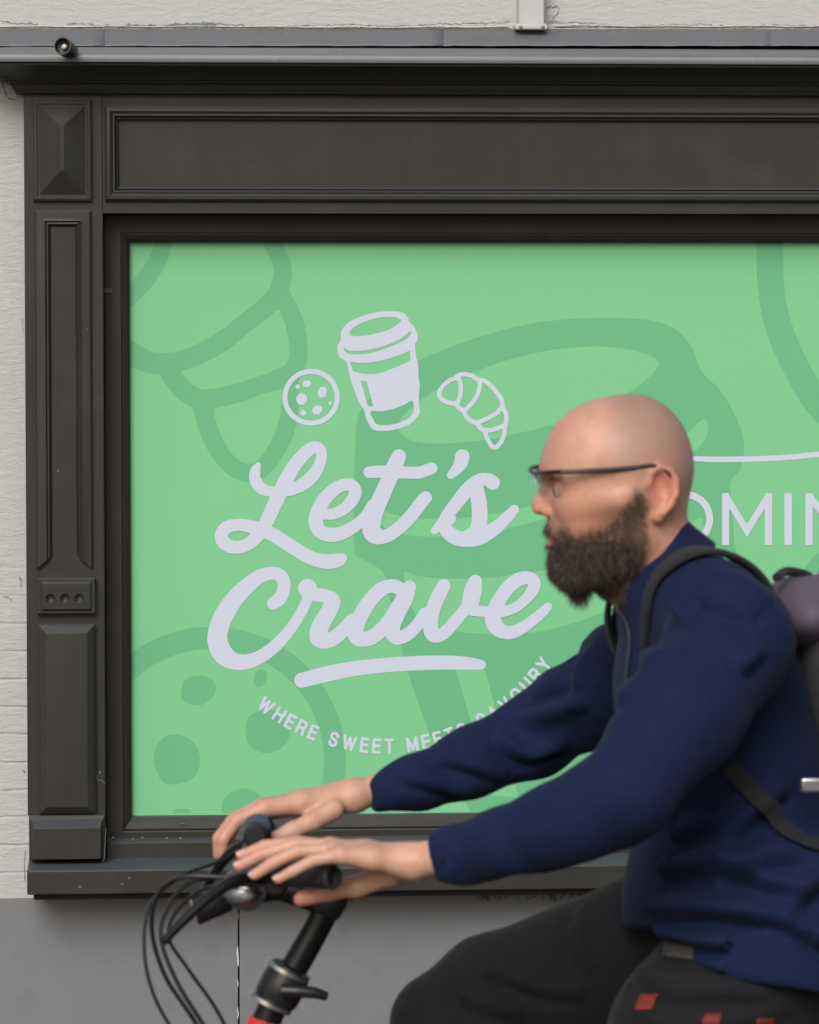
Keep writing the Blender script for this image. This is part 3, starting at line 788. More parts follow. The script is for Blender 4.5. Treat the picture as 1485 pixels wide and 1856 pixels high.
# lettering: Let's
A_ = (380, 790); B_ = (650, 790); C_ = (360, 1010); D_ = (620, 1010); E_ = (780, 1010); q = 4.95
a = Art(384, 792, 640, 1040, 1.5)
a.stroke([(437,258,22),(412,310,44),(408,385,52),(450,460,54),(520,495,48),(620,500,46),(740,482,52),(860,420,58),(955,320,56),(1000,215,50),(995,130,50),(940,100,52),(870,145,58),(775,250,62),(690,390,66),(610,560,66),(540,710,64),(480,830,60),(410,920,58),(320,985,56),(215,1000,58),(130,960,60),(105,890,58),(150,825,58),(230,800,54),(330,805,56),(450,838,62),(560,885,62),(680,960,62),(800,1035,62),(920,1100,62),(1050,1128,66),(1150,1118,62),(1190,1100,46)], A_, q)
a.mesh('letter', Y2, M['logo'], sign)
a = Art(556, 862, 690, 990, 1.5)
a.stroke([(1010,702,48),(1110,700,50),(1210,655,52),(1285,570,56),(1308,500,56),(1285,450,54),(1220,437,54),(1130,475,58),(1040,560,62),(975,670,64),(955,775,66),(990,855,62),(1080,888,64),(1190,872,60),(1310,805,54),(1400,720,50),(1460,620,48)], A_, q)
a.mesh('letter', Y2, M['logo'], sign)
a = Art(652, 808, 800, 990, 1.5)
a.stroke([(363,184,64),(320,280,72),(262,420,72),(195,570,74),(140,700,78),(115,820,82),(140,885,80),(200,908,64),(290,880,60),(400,795,60),(500,685,60),(570,590,60),(602,555,58)], B_, q)
a.stroke([(97,326,52),(200,321,56),(400,328,54),(540,330,54),(610,308,54),(656,292,54)], B_, q)
a.mesh('letter', Y2, M['logo'], sign)
a = Art(804, 808, 860, 872, 1.5)
a.stroke([(932,186,65),(918,245,60),(880,300,48),(828,352,34)], B_, q); a.mesh('apostrophe', Y2, M['logo'], sign)
a = Art(776, 850, 946, 996, 1.5)
a.stroke([(683,850,33),(740,790,44),(800,705,54),(890,590,60),(980,480,62),(1080,402,60),(1160,388,54),(1205,420,64)], B_, q)
a.stroke([(1050,440,62),(1072,540,68),(1086,650,70),(1085,770,70),(1060,860,74),(1000,912,76),(930,925,68),(850,900,66),(790,850,62),(775,800,52),(830,740,46)], B_, q)
a.stroke([(930,925,66),(1040,922,70),(1140,885,66),(1250,810,58),(1340,725,50),(1398,660,42)], B_, q)
a.mesh('letter', Y2, M['logo'], sign)
# Crave
a = Art(370, 1026, 600, 1222, 1.5)
a.stroke([(672,415,58),(730,370,60),(765,290,58),(762,210,60),(720,155,58),(640,145,58),(540,180,64),(430,265,72),(320,380,80),(225,530,86),(172,680,88),(180,790,92),(240,890,88),(340,940,72),(450,935,66),(570,885,60),(690,795,56),(790,690,52),(880,565,50),(950,440,48),(985,360,46)], C_, q)
a.mesh('letter', Y2, M['logo'], sign)
a = Art(536, 1044, 645, 1182, 1.5)
a.disc(360+978/q, 1010+278/q, 84/q)
a.stroke([(985,320,66),(1060,338,60),(1140,350,62),(1192,385,74),(1195,430,74),(1150,520,74),(1090,630,78),(1075,715,78),(1120,755,68),(1210,730,66),(1300,655,62),(1380,560,56)], C_, q)
a.mesh('letter', Y2, M['logo'], sign)
qd = 7.425; qe = 6.457
a = Art(618, 1046, 790, 1180, 1.5)
a.stroke([(820,450,88),(730,400,92),(640,390,90),(520,440,98),(400,560,100),(290,720,105),(215,870,105),(180,1000,112),(215,1080,112),(290,1105,100),(400,1080,100),(520,990,98),(640,850,96),(740,690,96),(830,540,95),(908,402,90)], D_, qd)
a.stroke([(908,402,90),(860,560,96),(770,730,98),(700,880,102),(675,1000,100),(720,1080,92),(800,1078,90),(920,1010,88),(1040,880,84),(1120,760,84)], D_, qd)
a.mesh('letter', Y2, M['logo'], sign)
a = Art(756, 1036, 880, 1176, 1.5)
a.stroke([(158,335,80),(100,450,84),(45,580,84),(12,710,84),(5,820,88),(30,900,88),(80,925,76),(160,890,74),(260,790,72),(360,670,70),(430,590,80),(480,500,100)], E_, qe)
a.stroke([(528,285,80),(500,400,104),(470,500,92),(440,580,80)], E_, qe)
a.mesh('letter', Y2, M['logo'], sign)
a = Art(850, 1030, 1006, 1170, 1.5)
a.stroke([(460,620,62),(560,630,64),(700,640,62),(850,635,64),(970,603,60),(1090,520,60),(1185,410,68),(1220,320,74),(1190,262,76),(1120,240,76),(1020,270,82),(920,350,82),(830,470,82),(760,600,86),(735,715,94),(765,810,92),(850,872,82),(960,878,76),(1090,820,68),(1220,725,64),(1320,640,58),(1378,580,48)], E_, qe)
a.mesh('letter', Y2, M['logo'], sign)
a = Art(520, 1180, 900, 1256, 1.5)
a.stroke([(547,1233,13.5),(600,1220,14),(650,1211,13.5),(720,1204,13),(790,1201,13),(840,1202,12),(872,1205,9)], closed=False)
a.mesh('underline', Y2, M['logo'], sign)

# small capitals on an arc
GL = {'W': [[(0,0),(.25,1),(.5,.08),(.75,1),(1,0)], .92], 'H': [[(0,0),(0,1)], [(1,0),(1,1)], [(0,.48),(1,.48)], .60], 'E': [[(0,0),(0,1)], [(0,.0),(1,.0)], [(0,.48),(.92,.48)], [(0,1),(1,1)], .50],
      'R': [[(0,0),(0,1)], [(0,0),(.65,0),(.92,.08),(1,.26),(.92,.44),(.65,.52),(0,.52)], [(.6,.52),(.9,.68),(.97,1)], .56], 'S': [[(.97,.24),(.85,.06),(.5,-.02),(.15,.06),(.04,.25),(.2,.43),(.5,.5),(.82,.58),(.97,.76),(.85,.95),(.5,1.02),(.15,.95),(.02,.74)], .56],
      'T': [[(0,0),(1,0)], [(.5,0),(.5,1)], .56], 'M': [[(0,1),(0,0),(.5,.9),(1,0),(1,1)], .70], 'A': [[(0,1),(.5,0),(1,1)], [(.2,.66),(.8,.66)], .66], 'V': [[(0,0),(.5,1),(1,0)], .62],
      'O': [[(.5,-.02),(.85,.1),(1,.5),(.85,.9),(.5,1.02),(.15,.9),(0,.5),(.15,.1),(.5,-.02)], .72], 'U': [[(0,0),(0,.66),(.12,.92),(.5,1.02),(.88,.92),(1,.66),(1,0)], .58], 'Y': [[(0,0),(.5,.55),(1,0)], [(.5,.55),(.5,1)], .60], ' ': [.30]}
def circ3(p, q_, r):
    ax, ay = p; bx, by = q_; cx, cy = r
    d = 2*(ax*(by-cy)+bx*(cy-ay)+cx*(ay-by))
    ux = ((ax*ax+ay*ay)*(by-cy)+(bx*bx+by*by)*(cy-ay)+(cx*cx+cy*cy)*(ay-by))/d
    uy = ((ax*ax+ay*ay)*(cx-bx)+(bx*bx+by*by)*(ax-cx)+(cx*cx+cy*cy)*(bx-ax))/d
    return ux, uy, math.hypot(ax-ux, ay-uy)
pW, pT, pY = (482.5, 1279), (712, 1352.5), (986, 1204)
ccx, ccy, cr = circ3(pW, pT, pY)
txt = 'WHERE SWEET MEETS SAVOURY'; Hc = 22.5
adv = []; cur = 0
for ch in txt:
    wd = GL[ch][-1]*Hc; adv.append(cur+wd/2); cur += wd+6.4
a0 = math.atan2(pW[1]-ccy, pW[0]-ccx); a1 = math.atan2(pY[1]-ccy, pY[0]-ccx)
kk = (a0-a1)/(adv[-1]-adv[0])
for ch, ps in zip(txt, adv):
    if ch == ' ': continue
    an = a0-(ps-adv[0])*kk; cx_, cy_ = ccx+cr*math.cos(an), ccy+cr*math.sin(an); rot = an-math.pi/2
    a = Art(cx_-18, cy_-18, cx_+18, cy_+18, 1.0); wd = GL[ch][-1]*Hc
    for st in GL[ch][:-1]:
        P = []
        for (u, v_) in st:
            x, y = (u-.5)*wd, (v_-.5)*Hc; P.append((cx_+x*math.cos(rot)-y*math.sin(rot), cy_+x*math.sin(rot)+y*math.cos(rot)))
        for i in range(len(P)-1):
            n_ = max(2, int(math.hypot(P[i+1][0]-P[i][0], P[i+1][1]-P[i][1])))
            for j in range(n_+1): a.disc(P[i][0]+(P[i+1][0]-P[i][0])*j/n_, P[i][1]+(P[i+1][1]-P[i][1])*j/n_, 2.55)
    a.mesh('letter', Y2, M['logo'], sign)

# COMING, its curved rule, and the start of the next line
def glyph(x0, x1, y0, y1, f):
    a = Art(x0-10, y0-8, x1+10, y1+8, 1.5); f(a); a.mesh('letter', Y2, M['logo'], sign)
yt, yb_, hw = 894, 987, 6.6
def oo(a, cx, full=True):
    a.ellipse(cx, 940.5, 51, 50.5); 
    b = Art(a.x[0], a.y[0], a.x[-1], a.y[-1], a.h); b.ellipse(cx, 940.5, 38.5, 38)
    a.F = np.maximum(a.F, -b.F[:a.F.shape[0], :a.F.shape[1]])
def cc(a, cx=1130):
    oo(a, cx); a.poly([(cx+14, 940), (cx+60, 895), (cx+60, 986)], smooth=False, cut=True)
def gg(a, cx=1610):
    oo(a, cx); a.poly([(cx+14, 934), (cx+60, 890), (cx+60, 934)], smooth=False, cut=True); a.bar(cx+8, 942, cx+50, 942, hw)
glyph(1075, 1188, 885, 995, cc)
glyph(1185, 1300, 885, 995, lambda a: oo(a, 1242))
def mm(a):
    a.bar(1315.5, yt, 1315.5, yb_+1, hw); a.bar(1393.5, yt, 1393.5, yb_+1, hw); a.bar(1314, yt+2, 1355, 963, hw*.9); a.bar(1395, yt+2, 1354, 963, hw*.9)
    a.poly([(1340, 948), (1369, 948), (1354.5, 975)], smooth=False)
glyph(1305, 1405, yt, 990, mm)
glyph(1420, 1440, yt, 990, lambda a: a.bar(1429, yt, 1429, yb_+1, hw))
def nn(a): a.bar(1467, yt, 1467, yb_+1, hw); a.bar(1535, yt, 1535, yb_+1, hw); a.bar(1466, yt+4, 1536, yb_-3, hw*.95)
glyph(1455, 1548, yt, 990, nn)
glyph(1555, 1670, 885, 995, gg)
a = Art(1235, 790, 1700, 845, 1.5)
a.stroke([(1246,831,4.5),(1300,832.5,5),(1380,831.5,5),(1440,828,5),(1485,823.5,5),(1560,816,5),(1640,808,4.5)]); a.mesh('rule_line', Y2, M['logo'], sign)
a = Art(1460, 1030, 1500, 1085, 1.5); a.bar(1479, 1038, 1479, 1075, 6.2); a.mesh('letter', Y2, M['logo'], sign)

# ------------------------------------------------------------------ small things on the facade
# white cable duct end with two screws
duct = empty('cable_duct', (X(965, 25, -.03), -.03, Z(965, 50, -.03)), 'cream painted metal duct with screwed end flange above the zinc flashing', 'cable duct')
x0, x1 = X(940, 20, -.045), X(988, 20, -.045)
MB().box(x0, x1, -.045, .002, Z(965, 46, -.045), 4.2).build('duct_body', M['pipe'], duct, bevel=.004, seg=3)
MB().box(X(934, 48, -.05), X(993, 48, -.05), -.052, .0015, Z(965, 53, -.05), Z(965, 43, -.05)).build('flange', M['pipe'], duct, bevel=.003, seg=3)
for px in (944, 984):
    MB().lathe([(0, .0035), (.002, .0035), (.0035, .002), (.0038, 0)], (0, -1, 0), at(px, 48, -.0525), 16).build('screw', M['steel'], duct)
# little black spotlight on the cornice
sp = empty('spotlight', at(113, 84, -.19), 'small round black spotlight clipped to the zinc edge of the cornice', 'spotlight')
c = at(114, 83, -.235)
ax = Vector((-.25, -1, .12)).normalized()
rO = rad(16.5, -.235)
MB().lathe([(-.07, rO*.45), (-.06, rO*.8), (-.035, rO*.95), (0, rO), (.003, rO*.97), (.003, rO*.86), (-.012, rO*.78), (-.016, rO*.3)], ax, c, 36).build('housing', M['black'], sp, auto=40)
MB().lathe([(-.016, rO*.34), (-.010, rO*.34), (-.006, rO*.25), (-.005, 0)], ax, c, 20).build('bulb', simple('pale_bulb', (.45, .33, .29), .2), sp, auto=40)
MB().tube(catmull([tuple(at(124, 80, -.19)), tuple(at(131, 79, -.16)), tuple(at(133, 86, -.13)), tuple(at(140, 84, -.12))], n=5), .0022, 8).build('bracket', M['black'], sp)

# chips and droppings on sill, ledge and pilaster
M['chip'] = simple('chalky_chip', (.42, .42, .40), .9, .1)
M['chip_dim'] = simple('worn_primer', (.13, .125, .11), .8, .2)
def chip(px, py, Y, w, h, mat, seed, up=False):
    r = np.random.RandomState(seed); c = at(px, py, Y); v = [(c.x, c.y-(0 if up else .0009), c.z+(.0009 if up else 0))]; n = 9
    for i in range(n):
        t_ = 2*math.pi*i/n; q = .6+.6*r.rand(); dx, dz = w*q*math.cos(t_)/900, h*q*math.sin(t_)/900
        v.append((c.x+dx, c.y+(dz*4 if up else -.0002), c.z+(.0002-dz*4*(.15) if up else dz)))
    MB().add(v, [(0, 1+i, 1+(i+1) % n) for i in range(n)]).build('paint_chip', mat, shop, auto=180)
for k, (px, py, Y, w, h, m) in enumerate([(145, 1608, -.1502, 3.2, 2.2, 'chip_dim'), (222, 1603, -.1502, 3.6, 1.6, 'chip_dim'), (235, 1592, -.1502, 2.5, 2.0, 'chip_dim'), (700, 1606, -.1502, 3, 1.5, 'chip_dim'),
        (760, 1598, -.1502, 2.4, 1.4, 'chip_dim'), (205, 1518, -.0222, 1.6, 1.2, 'chip'), (241, 1521, -.0222, 1.3, 1.0, 'chip'), (258, 1518, -.0222, 1.4, .9, 'chip'), (303, 1519, -.0222, 1.2, .9, 'chip'),
        (327, 1519.5, -.0222, 2.2, .9, 'chip'), (670, 1519, -.0222, 1.2, .9, 'chip'), (900, 1519, -.0222, 1.2, .9, 'chip'), (330, 1493, .012, 8, .8, 'chip_dim'), (181, 1400, YP-.0003, 1.6, 3, 'chip_dim')]):
    chip(px, py, Y, w, h, M[m], 80+k)
chip(213, 1559, -.075, 3.2, .55, M['chip'], 120, True); chip(372, 1559, -.075, 1.6, .4, M['chip'], 121, True); chip(1075, 1558, -.075, 1.6, .4, M['chip'], 122, True); chip(1143, 1558, -.075, 1.3, .4, M['chip'], 123, True)
ck = catmull([tuple(at(174, 1404, YP-.0006)), tuple(at(178, 1413, YP-.0006)), tuple(at(186, 1416, YP-.0006)), tuple(at(190, 1421, YP-.0006))], n=5)
MB().tube(ck, .0009, 6).build('paint_crack', M['chip_dim'], shop)
ck = catmull([tuple(at(192, 1500, -.078)), tuple(at(190.5, 1530, -.08)), tuple(at(189, 1556, -.09)), tuple(at(186, 1561, -.10))], n=5)
MB().tube(ck, .0008, 6).build('paint_crack', M['chip_dim'], shop)

# ------------------------------------------------------------------ the cyclist (body plane y = -3)
YB = -3.0
PXM = FPX/(YB-CAM.y)                        # pixels per metre there
def A3(px, py, Y): return np.array(at(px, py, Y))
person = empty('person', (X(1330, 1750, YB), YB, .80), 'bald bearded man with glasses in a navy jacket leaning forward on his bicycle', 'person')
HO = A3(1130, 880, YB)
HYAW = R(4)
def Hd(f, l, u):
    """head space: f forward (to the left of the picture), l towards the camera, u up, metres"""
    c, s_ = math.cos(HYAW), math.sin(HYAW)
    return HO+np.array([-f*c+l*s_, -f*s_-l*c, u])
hands_lo = None
B = Field((X(378, 1500, -2.6), -3.47, Z(900, 1660, -3.1)), (X(1420, 900, -3.0), -2.52, Z(1160, 700, -3.0)), .0027)
cy = math.cos(HYAW); sy = math.sin(HYAW)
HR = np.array([[-cy, sy, 0], [-sy, -cy, 0], [0, 0, 1]])   # columns: forward, lateral, up
def hell(c, r, k=.012, mode='add', tilt=0):
    Rm = HR
    if tilt:
        T = np.array([[math.cos(tilt), 0, -math.sin(tilt)], [0, 1, 0], [math.sin(tilt), 0, math.cos(tilt)]]); Rm = HR@T
    B.ell(Hd(*c), r, k, Rm, mode)
def hcone(a, b, r1, r2, k=.01, mode='add'): B.cone(Hd(*a), Hd(*b), r1, r2, k, 1.0, mode)
# skull
hell((-.002, 0, .034), (.079, .075, .0800), 0)
hell((-.018, 0, .040), (.060, .066, .069), .02)
hell((.040, 0, .033), (.062, .064, .065), .03)
hell((.052, 0, .018), (.050, .058, .046), .02)
hell((-.022, 0, .010), (.060, .070, .062), .03)
# face mass and jaw
hell((.050, 0, -.032), (.044, .056, .062), .025)
hcone((.068, -.020, -.100), (.068, .020, -.100), .021, .021, .015)
for sgn in (-1, 1):
    hcone((.064, .018*sgn, -.100), (-.004, .053*sgn, -.066), .019, .016, .02)
    hcone((-.004, .055*sgn, -.066), (-.010, .064*sgn, -.012), .014, .012, .02)
    hcone((.074, .034*sgn, -.022), (.020, .064*sgn, -.014), .013, .010, .02)     # cheek bone
    hcone((.094, .012*sgn, .014), (.078, .044*sgn, .016), .0085, .008, .012)      # brow
# eye sockets
for sgn in (-1, 1): hell((.099, .033*sgn, -.003), (.017, .019, .0125), .008, 'cut')
for sgn in (-1, 1):
    hell((.0825, .031*sgn, -.002), (.0125, .0140, .0118), .003)
    hcone((.0915, .021*sgn, .0035), (.0855, .042*sgn, .0035), .0028, .0028, .003)   # upper lid
    hcone((.0885, .022*sgn, -.0105), (.083, .040*sgn, -.0105), .0026, .0024, .005)
# nose
hcone((.092, 0, .010), (.107, 0, -.020), .0075, .0090, .007)
hcone((.100, 0, -.018), (.1085, 0, -.0275), .010, .0092, .006)
for sgn in (-1, 1):
    hell((.097, .0125*sgn, -.0315), (.0105, .0070, .0078), .005)
    hell((.101, .0075*sgn, -.0390), (.0055, .0034, .0035), .002, 'cut')
# mouth
hcone((.086, -.012, -.056), (.086, .012, -.056), .012, .012, .012)
for sgn in (-1, 1):
    hcone((.0945, 0, -.0600), (.084, .024*sgn, -.0635), .0052, .0032, .004)
    hcone((.0930, 0, -.0725), (.083, .022*sgn, -.0660), .0058, .0032, .004)
hcone((.104, -.022, -.0655), (.104, .022, -.0655), .0080, .0080, .003, 'cut')
hcone((.0965, -.020, -.0658), (.0965, .020, -.0658), .0014, .0014, .002, 'cut')
# ears
for sgn in (-1, 1):
    L = .0715*sgn
    def ear(c, r, k, mode='add'):
        hell(c, r, k, mode, tilt=R(-12))
    ear((-.036, L+.004*sgn, -.004), (.019, .0060, .031), .004)
    ear((-.033, L+.011*sgn, .002), (.0120, .0105, .0205), .002, 'cut')
    pts = [(-.018, .006), (-.021, .020), (-.031, .0275), (-.045, .024), (-.0525, .010), (-.0515, -.008), (-.044, -.022), (-.035, -.031)]
    for i in range(len(pts)-1):
        a_, b_ = pts[i], pts[i+1]
        hcone((a_[0], L+.006*sgn+.004*sgn*(i/7), a_[1]), (b_[0], L+.006*sgn+.004*sgn*((i+1)/7), b_[1]), .0042, .0042, .003)
    hell((-.031, L+.004*sgn, -.034), (.0075, .0055, .0085), .004)
    hell((-.0165, L+.004*sgn, -.006), (.004, .004, .006), .003)
# neck, shoulders and trunk under the clothes
B.cone(Hd(-.012, 0, -.030), A3(1212, 1075, YB), .056, .060, .03, .98)
B.cone(Hd(.030, 0, -.090), A3(1172, 1075, YB), .028, .036, .03)
nb_ = A3(1215, 1090, YB)
B.cone(nb_, A3(1290, 1260, YB), .052, .095, .03, .80)
SHn, SHf = A3(1318, 1150, -3.19), A3(1210, 1150, -2.81)
B.cone(nb_, SHn, .045, .050, .03); B.cone(nb_, SHf, .045, .050, .03)
ELn, ELf = A3(1125, 1440, -3.34), A3(965, 1342, -2.66)
WRn, WRf = A3(748, 1562, -3.245), A3(640, 1443, -2.735)
B.chain([SHn, ELn, A3(900, 1532, -3.285), WRn], [.050, .040, .031, rad(30, -3.25)], .02)
B.chain([SHf, ELf, A3(800, 1400, -2.70), WRf], [.045, .033, .031, rad(25, -2.73)], .02)
# near (left) hand: on the grip, fingers reaching forward over the brake lever, thumb under the bar
def hand(wr, knuck, fing, thumb, pr, kp=.012):
    for i, kn in enumerate(knuck):
        mid = wr*.42+kn*.58
        B.chain([wr, mid, kn], [pr*1.30, pr*1.02, pr*.86], kp)
        if i: B.cone(knuck[i-1], kn, pr*.72, pr*.72, .006)
    for P, r in fing: B.chain(P, r, .0025)
    B.chain(thumb[0], thumb[1], .007)
def F3(*pts): return [A3(*p) for p in pts]
Kn = F3((604, 1537, -3.185), (598, 1535, -3.210), (604, 1541, -3.236), (618, 1550, -3.262))
fr = .0088
hand(WRn, Kn, [
    ([Kn[0]]+F3((540, 1528, -3.180), (480, 1534, -3.178), (438, 1551, -3.178)), [fr*1.12, fr, fr*.92, fr*.78]),
    ([Kn[1]]+F3((533, 1533, -3.208), (474, 1549, -3.206), (434, 1570, -3.205)), [fr*1.14, fr*1.02, fr*.94, fr*.8]),
    ([Kn[2]]+F3((540, 1543, -3.236), (492, 1566, -3.236), (461, 1587, -3.234)), [fr*1.1, fr*.98, fr*.9, fr*.76]),
    ([Kn[3]]+F3((567, 1560, -3.262), (530, 1580, -3.262), (504, 1594, -3.260)), [fr*.98, fr*.86, fr*.8, fr*.68])],
    (F3((712, 1584, -3.205), (648, 1606, -3.185), (596, 1615, -3.178), (546, 1630, -3.184)), [.0150, .0132, .0120, .0098]), .0132)
# far (right) hand: knuckles high, fingers folding down over the grip and lever
Kf = F3((478, 1466, -2.775), (474, 1463, -2.750), (478, 1466, -2.725), (486, 1471, -2.702))
hand(WRf, Kf, [
    ([Kf[0]]+F3((430, 1487, -2.780), (404, 1522, -2.782), (402, 1549, -2.780)), [fr*1.18, fr*1.08, fr, fr*.86]),
    ([Kf[1]]+F3((424, 1485, -2.752), (397, 1520, -2.754), (396, 1550, -2.752)), [fr*1.18, fr*1.06, fr, fr*.86]),
    ([Kf[2]]+F3((432, 1490, -2.726), (407, 1524, -2.728), (410, 1549, -2.726)), [fr*1.12, fr*1.0, fr*.95, fr*.8]),
    ([Kf[3]]+F3((445, 1497, -2.700), (425, 1526, -2.702), (428, 1544, -2.702)), [fr*1.0, fr*.88, fr*.84, fr*.7])],
    (F3((605, 1468, -2.765), (565, 1490, -2.780), (530, 1506, -2.790), (500, 1518, -2.796)), [.0145, .0125, .0112, .0092]), .0138)
me, V = B.mesh('body'); del B
# tint: buzzed scalp, lips, nose, ears, knuckles
d = V-HO
f_ = -(d[:, 0]*cy+d[:, 1]*sy); l_ = d[:, 0]*sy-d[:, 1]*cy; u_ = d[:, 2]
def sm(x, a, b): t = np.clip((x-a)/(b-a), 0, 1); return t*t*(3-2*t)
base = np.array([.60, .355, .245]); col = np.tile(base, (len(V), 1))
def mixc(w, c):
    global col
    col = col*(1-w[:, None])+np.array(c)[None]*w[:, None]
hd = (np.abs(f_) < .16) & (u_ > -.16)
nz = vnoise(V, 3, 60)*.5+.5
mixc(.5*np.clip(nz*1.4-.2, 0, 1)*hd, (.54, .23, .15))
mixc(.3*sm(vnoise(V, 17, 150), .1, .6), (.45, .20, .14))
hair = sm(u_, .0, .03)*sm(-f_+vnoise(V, 6, 90)*.006, -.050, .004)*hd
hair = np.maximum(hair, sm(u_, -.03, .012)*sm(-f_, .052, .06)*hd*(np.abs(l_) < .07))
mixc(.62*hair, (.215, .160, .130))
mixc(.75*np.exp(-(((f_-.094)/.012)**2+((u_+.066)/.008)**2+(l_/.024)**2))*hd, (.50, .15, .12))
mixc(.55*np.exp(-(((f_-.108)/.016)**2+((u_+.028)/.014)**2))*hd, (.62, .21, .15))
earm = np.exp(-(((f_+.036)/.024)**2+((u_+.004)/.034)**2))*(np.abs(l_) > .066)*hd
mixc(.75*np.clip(earm*1.3, 0, 1), (.58, .17, .12))
mixc(.45*sm(-u_, -.012, .02)*sm(-f_, -.10, -.05)*hd, (.50, .245, .15))
mixc(.55*np.exp(-(((f_-.086)/.014)**2+((u_+.003)/.013)**2+((np.abs(l_)-.034)/.016)**2))*hd, (.33, .15, .11))  # shade around the eyes, tinted into the skin colour
mixc(.35*np.exp(-(((f_-.065)/.022)**2+((u_+.035)/.02)**2))*hd, (.60, .22, .16))
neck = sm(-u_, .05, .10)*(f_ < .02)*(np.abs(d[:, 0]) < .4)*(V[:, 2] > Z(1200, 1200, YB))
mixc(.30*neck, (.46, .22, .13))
lim = np.interp(f_, [-.02, .0, .02, .045, .070, .085, .11], [.012, .0, -.035, -.052, -.060, -.047, -.045])
stub = sm(lim-u_, -.016, .018)*hd*sm(f_, -.020, -.002)*(np.abs(l_) < .09)
mixc(.86*stub*(1-np.exp(-(((f_-.094)/.014)**2+((u_+.066)/.009)**2+(l_/.026)**2))), (.115, .065, .045))
hn = V[:, 0] < X(760, 1500, -3)
mixc(.55*np.clip(sm(-V[:, 0], -X(560, 1500, -3), -X(440, 1500, -3)), 0, 1)*hn, (.62, .27, .20))
for P, rr in ((A3(560, 1617, -3.176), .035),):
    mixc(.65*np.exp(-(((V-P)**2).sum(1))/rr**2), (.60, .19, .13))
paint(me, col)
body = link('body', me, M['skin'], person)
# nails
def nail(p, q, up, r, parent=body):
    p = np.array(p); q = np.array(q); dr = q-p; dr /= np.linalg.norm(dr); up = np.array(up, float); up -= dr*(up@dr); up /= np.linalg.norm(up); sd_ = np.cross(dr, up)
    m = MB(); v = []; n = 7
    for i in range(5):
        for j in range(n):
            t_ = (j-(n-1)/2)/((n-1)/2); w = r*.80*(1 if i < 4 else .8)
            v.append(q+dr*(r*.55-.010+i*.0028)+sd_*w*math.sin(t_*1.0)+up*(r*.99*math.cos(t_*1.0)*(1 if i > 0 else .9)-.0*i))
    f = [(i*n+j, i*n+j+1, (i+1)*n+j+1, (i+1)*n+j) for i in range(4) for j in range(n-1)]
    m.add(v, f); return m
M['nail'] = simple('finger_nail', (.62, .38, .31), .25, .05, .02)
for a_, b_, r_ in (((480, 1534, -3.178), (438, 1551, -3.178), fr*.80), ((474, 1549, -3.206), (434, 1570, -3.205), fr*.82), ((492, 1566, -3.236), (461, 1587, -3.234), fr*.78), ((530, 1580, -3.262), (504, 1594, -3.260), fr*.70)):
    nail(A3(*a_), A3(*b_), (0, -.25, 1), r_).build('nail', M['nail'], body, auto=60)
# eyes
for sgn in (-1, 1):
    c = Hd(.0845, .031*sgn, -.0035); m = MB(); pr = [(-.0112*math.cos(t_), .0112*math.sin(t_)) for t_ in np.linspace(0, math.pi, 14)]
    ax = Vector(HR[:, 0])
    e_ = m.lathe(pr, ax, c, 20).build('eye', M['eye'], person, auto=180)
    MB().lathe([(.0100, .0050), (.0112, .0046), (.0117, .002), (.0118, 0)], ax, c, 20).build('iris', simple('iris', (.05, .035, .02), .05), e_, auto=180)

# ---- beard: dense mass plus loose strands
BF = Field(Hd(.13, .085, -.19)-np.array([.0, .02, 0]), Hd(-.045, -.085, .02)+np.array([0, .02, 0]), .0024)
def bcone(a, b, r1, r2, k=.012): BF.cone(Hd(*a), Hd(*b), r1, r2, k)
bcone((.0640, -.017, -.097), (.0640, .017, -.097), .0252, .0252)
bcone((.0795, -.014, -.083), (.0795, .014, -.083), .0095, .0095, .01)
bcone((.060, 0, -.102), (.056, 0, -.139), .027, .0085, .012)
for sgn in (-1, 1):
    bcone((.062, .018*sgn, -.096), (.014, .046*sgn, -.086), .025, .020)
    bcone((.030, .038*sgn, -.098), (.004, .046*sgn, -.082), .020, .014)
    bcone((.070, .022*sgn, -.087), (.050, .036*sgn, -.082), .013, .017)
    bcone((.040, .040*sgn, -.083), (.008, .0505*sgn, -.072), .015, .013)
    bcone((.006, .0535*sgn, -.078), (-.004, .0605*sgn, -.052), .013, .006)
bm_, BV = BF.mesh('beard'); del BF
wrinkle(bm_, lambda p: .0016*vnoise(p, 5, 240)+.0016*vnoise(p, 9, 110))
beard = link('beard', bm_, M['beard'], person)
n = len(bm_.vertices); no = np.empty(n*3, np.float32); bm_.vertex_normals.foreach_get('vector', no); no = no.reshape(-1, 3)
co = np.empty(n*3, np.float32); bm_.vertices.foreach_get('co', co); co = co.reshape(-1, 3)
def strands(sel, co, no, N, ln, w, tipdrop, seed, name, parent, colr):
    r = np.random.RandomState(seed); ids = r.choice(sel, N); v = []; f = []; cc = []
    back = HR[:, 0]*-.25
    for k in ids:
        p = co[k]-no[k]*.001; jt = r.normal(size=3)*.0022; p = p+jt-no[k]*(jt@no[k]); dn = np.array([0, 0, -1.0])+back
        d1 = no[k]*.55+dn*tipdrop+r.normal(size=3)*.28; d1 /= np.linalg.norm(d1)
        L = ln*(.5+r.rand()); d2 = d1+dn*.7+r.normal(size=3)*.25; d2 /= np.linalg.norm(d2)
        s_ = np.cross(d1, r.normal(size=3)); s_ /= np.linalg.norm(s_); s_ = s_*w
        o_ = len(v); q1 = p+d1*L*.5; q2 = q1+d2*L*.5
        v += [p-s_, p+s_, q1-s_*.7, q1+s_*.7, q2]; f += [(o_, o_+1, o_+3, o_+2), (o_+2, o_+3, o_+4)]
        c = np.array(colr)*(.5+1.3*r.rand()); cc += [c]*5
    me = pym(name, v, f); paint(me, np.array(cc)); return link(name, me, M['hair'], parent)
u_b = co[:, 2]-HO[2]
